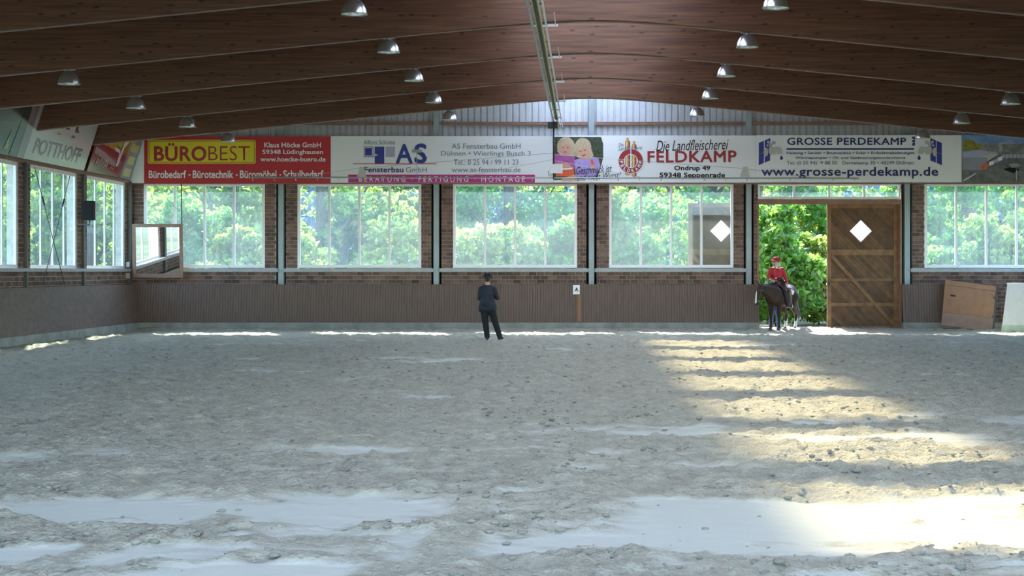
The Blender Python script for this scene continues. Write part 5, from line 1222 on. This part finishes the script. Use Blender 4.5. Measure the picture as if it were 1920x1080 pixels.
MB().add(q + [p_ + nrm * .008 for p_ in q], [(0, 1, 2, 3), (7, 6, 5, 4), (0, 4, 5, 1), (1, 5, 6, 2), (2, 6, 7, 3), (3, 7, 4, 0)]).build('card', 'paper', o)
qq = [pc + e1 * a * .03 + e2 * b_ * .03 + nrm * s_ for s_ in (-.003,) for a, b_ in ((-1, -1), (1, -1), (1, 1), (-1, 1))]
MB().poly(qq).build('mark', 'b_lilac', o, fix=False)

# ------------------------------------------------------------------ rider
o = empty('person', (5.95, 53.0, hz)); tag(o, 'rider in red shirt and red hat sitting on the bay horse', 'person')
rider = person(o, dict(head=(-.125, -.08, 2.115), neck=(-.115, -.03, 1.985), chest=(-.095, -.02, 1.77), pelvis=(-.05, 0, 1.53),
               sh_r=(-.27, .0, 1.915), el_r=(-.345, -.08, 1.69), wr_r=(-.25, -.27, 1.60), sh_l=(.085, -.05, 1.915), el_l=(.165, -.06, 1.72), wr_l=(.225, -.10, 1.52),
               hip_r=(-.14, .05, 1.50), kn_r=(-.43, .02, 1.18), an_r=(-.28, .16, .76), hip_l=(.06, -.06, 1.50), kn_l=(.13, -.34, 1.18), an_l=(.24, -.20, .78),
               toe_l=(-.45, -.85, 0), toe_r=(-.6, -.8, 0), palm_r=(0, 0, -1), palm_l=(-1, 0, 0), pitch=.1),
       (-.40, -.92), 'shirt_red', 'chaps', 'leather_dark', hat=('hat_red', .035), hair='hair_brown', boots=True)
ff_ = Vector((-.40, -.92, 0)).normalized(); rr_ = Vector((.92, -.40, 0))
for k in range(5): MB().ell(Vector((-.105, -.02, 1.93 - .055 * k)) + ff_ * (.118 if k else .095), (.009, .009, .009), None, 8, 5).build('button', 'silver', rider, True)
MB().ell(Vector((-.08, -.01, 1.635)) + ff_ * .135, (.045, .018, .030), rot_to(ff_), 14, 8).build('belt_buckle', 'silver', rider, True)
loop(Vector((-.065, -.005, 1.635)), None, .172, .128, rr_, ff_, .020, 28).build('belt', 'leather_dark', rider, True)
for s_ in (-1, 1):
    for k in range(3):
        c = Vector((-.10, -.02, 1.965 - .018 * k)) + rr_ * s_ * (.07 + .045 * k) + ff_ * .07; MB().ell(c, (.022, .014, .012), None, 10, 6).build('shoulder_trim', 'trim_white', rider, True)
    MB().ell(Vector((-.115, -.03, 1.975)) + rr_ * .045 * s_ + ff_ * .055, (.03, .014, .03), None, 10, 6).build('collar', 'trim_white', rider, True)
MB().cap(Vector((-.30, -.17, 1.64)), .050, Vector((-.265, -.24, 1.61)), .047).build('cuff', 'trim_white', rider, True)

# ------------------------------------------------------------------ helper on foot behind the horse
o = empty('person', (5.93, 53.75, 0.0)); tag(o, 'person in blue jeans standing behind the horse, legs showing under it', 'person')
person(o, dict(head=(.04, -.10, 1.56), neck=(.03, -.06, 1.44), chest=(.0, -.02, 1.22), pelvis=(-.03, 0, .96),
               sh_r=(-.165, -.03, 1.36), el_r=(-.21, -.06, 1.10), wr_r=(-.17, -.22, .98), sh_l=(.195, -.03, 1.36), el_l=(.24, -.05, 1.11), wr_l=(.19, -.22, 1.0),
               hip_r=(-.125, 0, .90), kn_r=(-.155, -.04, .50), an_r=(-.17, 0, .10), hip_l=(.06, 0, .90), kn_l=(.06, -.04, .50), an_l=(.085, 0, .10),
               toe_l=(.5, -.9, 0), toe_r=(-.1, -1, 0)),
       (0, -1), 'shirt_grey', 'jeans', 'leather_brown', hair='hair_brown')
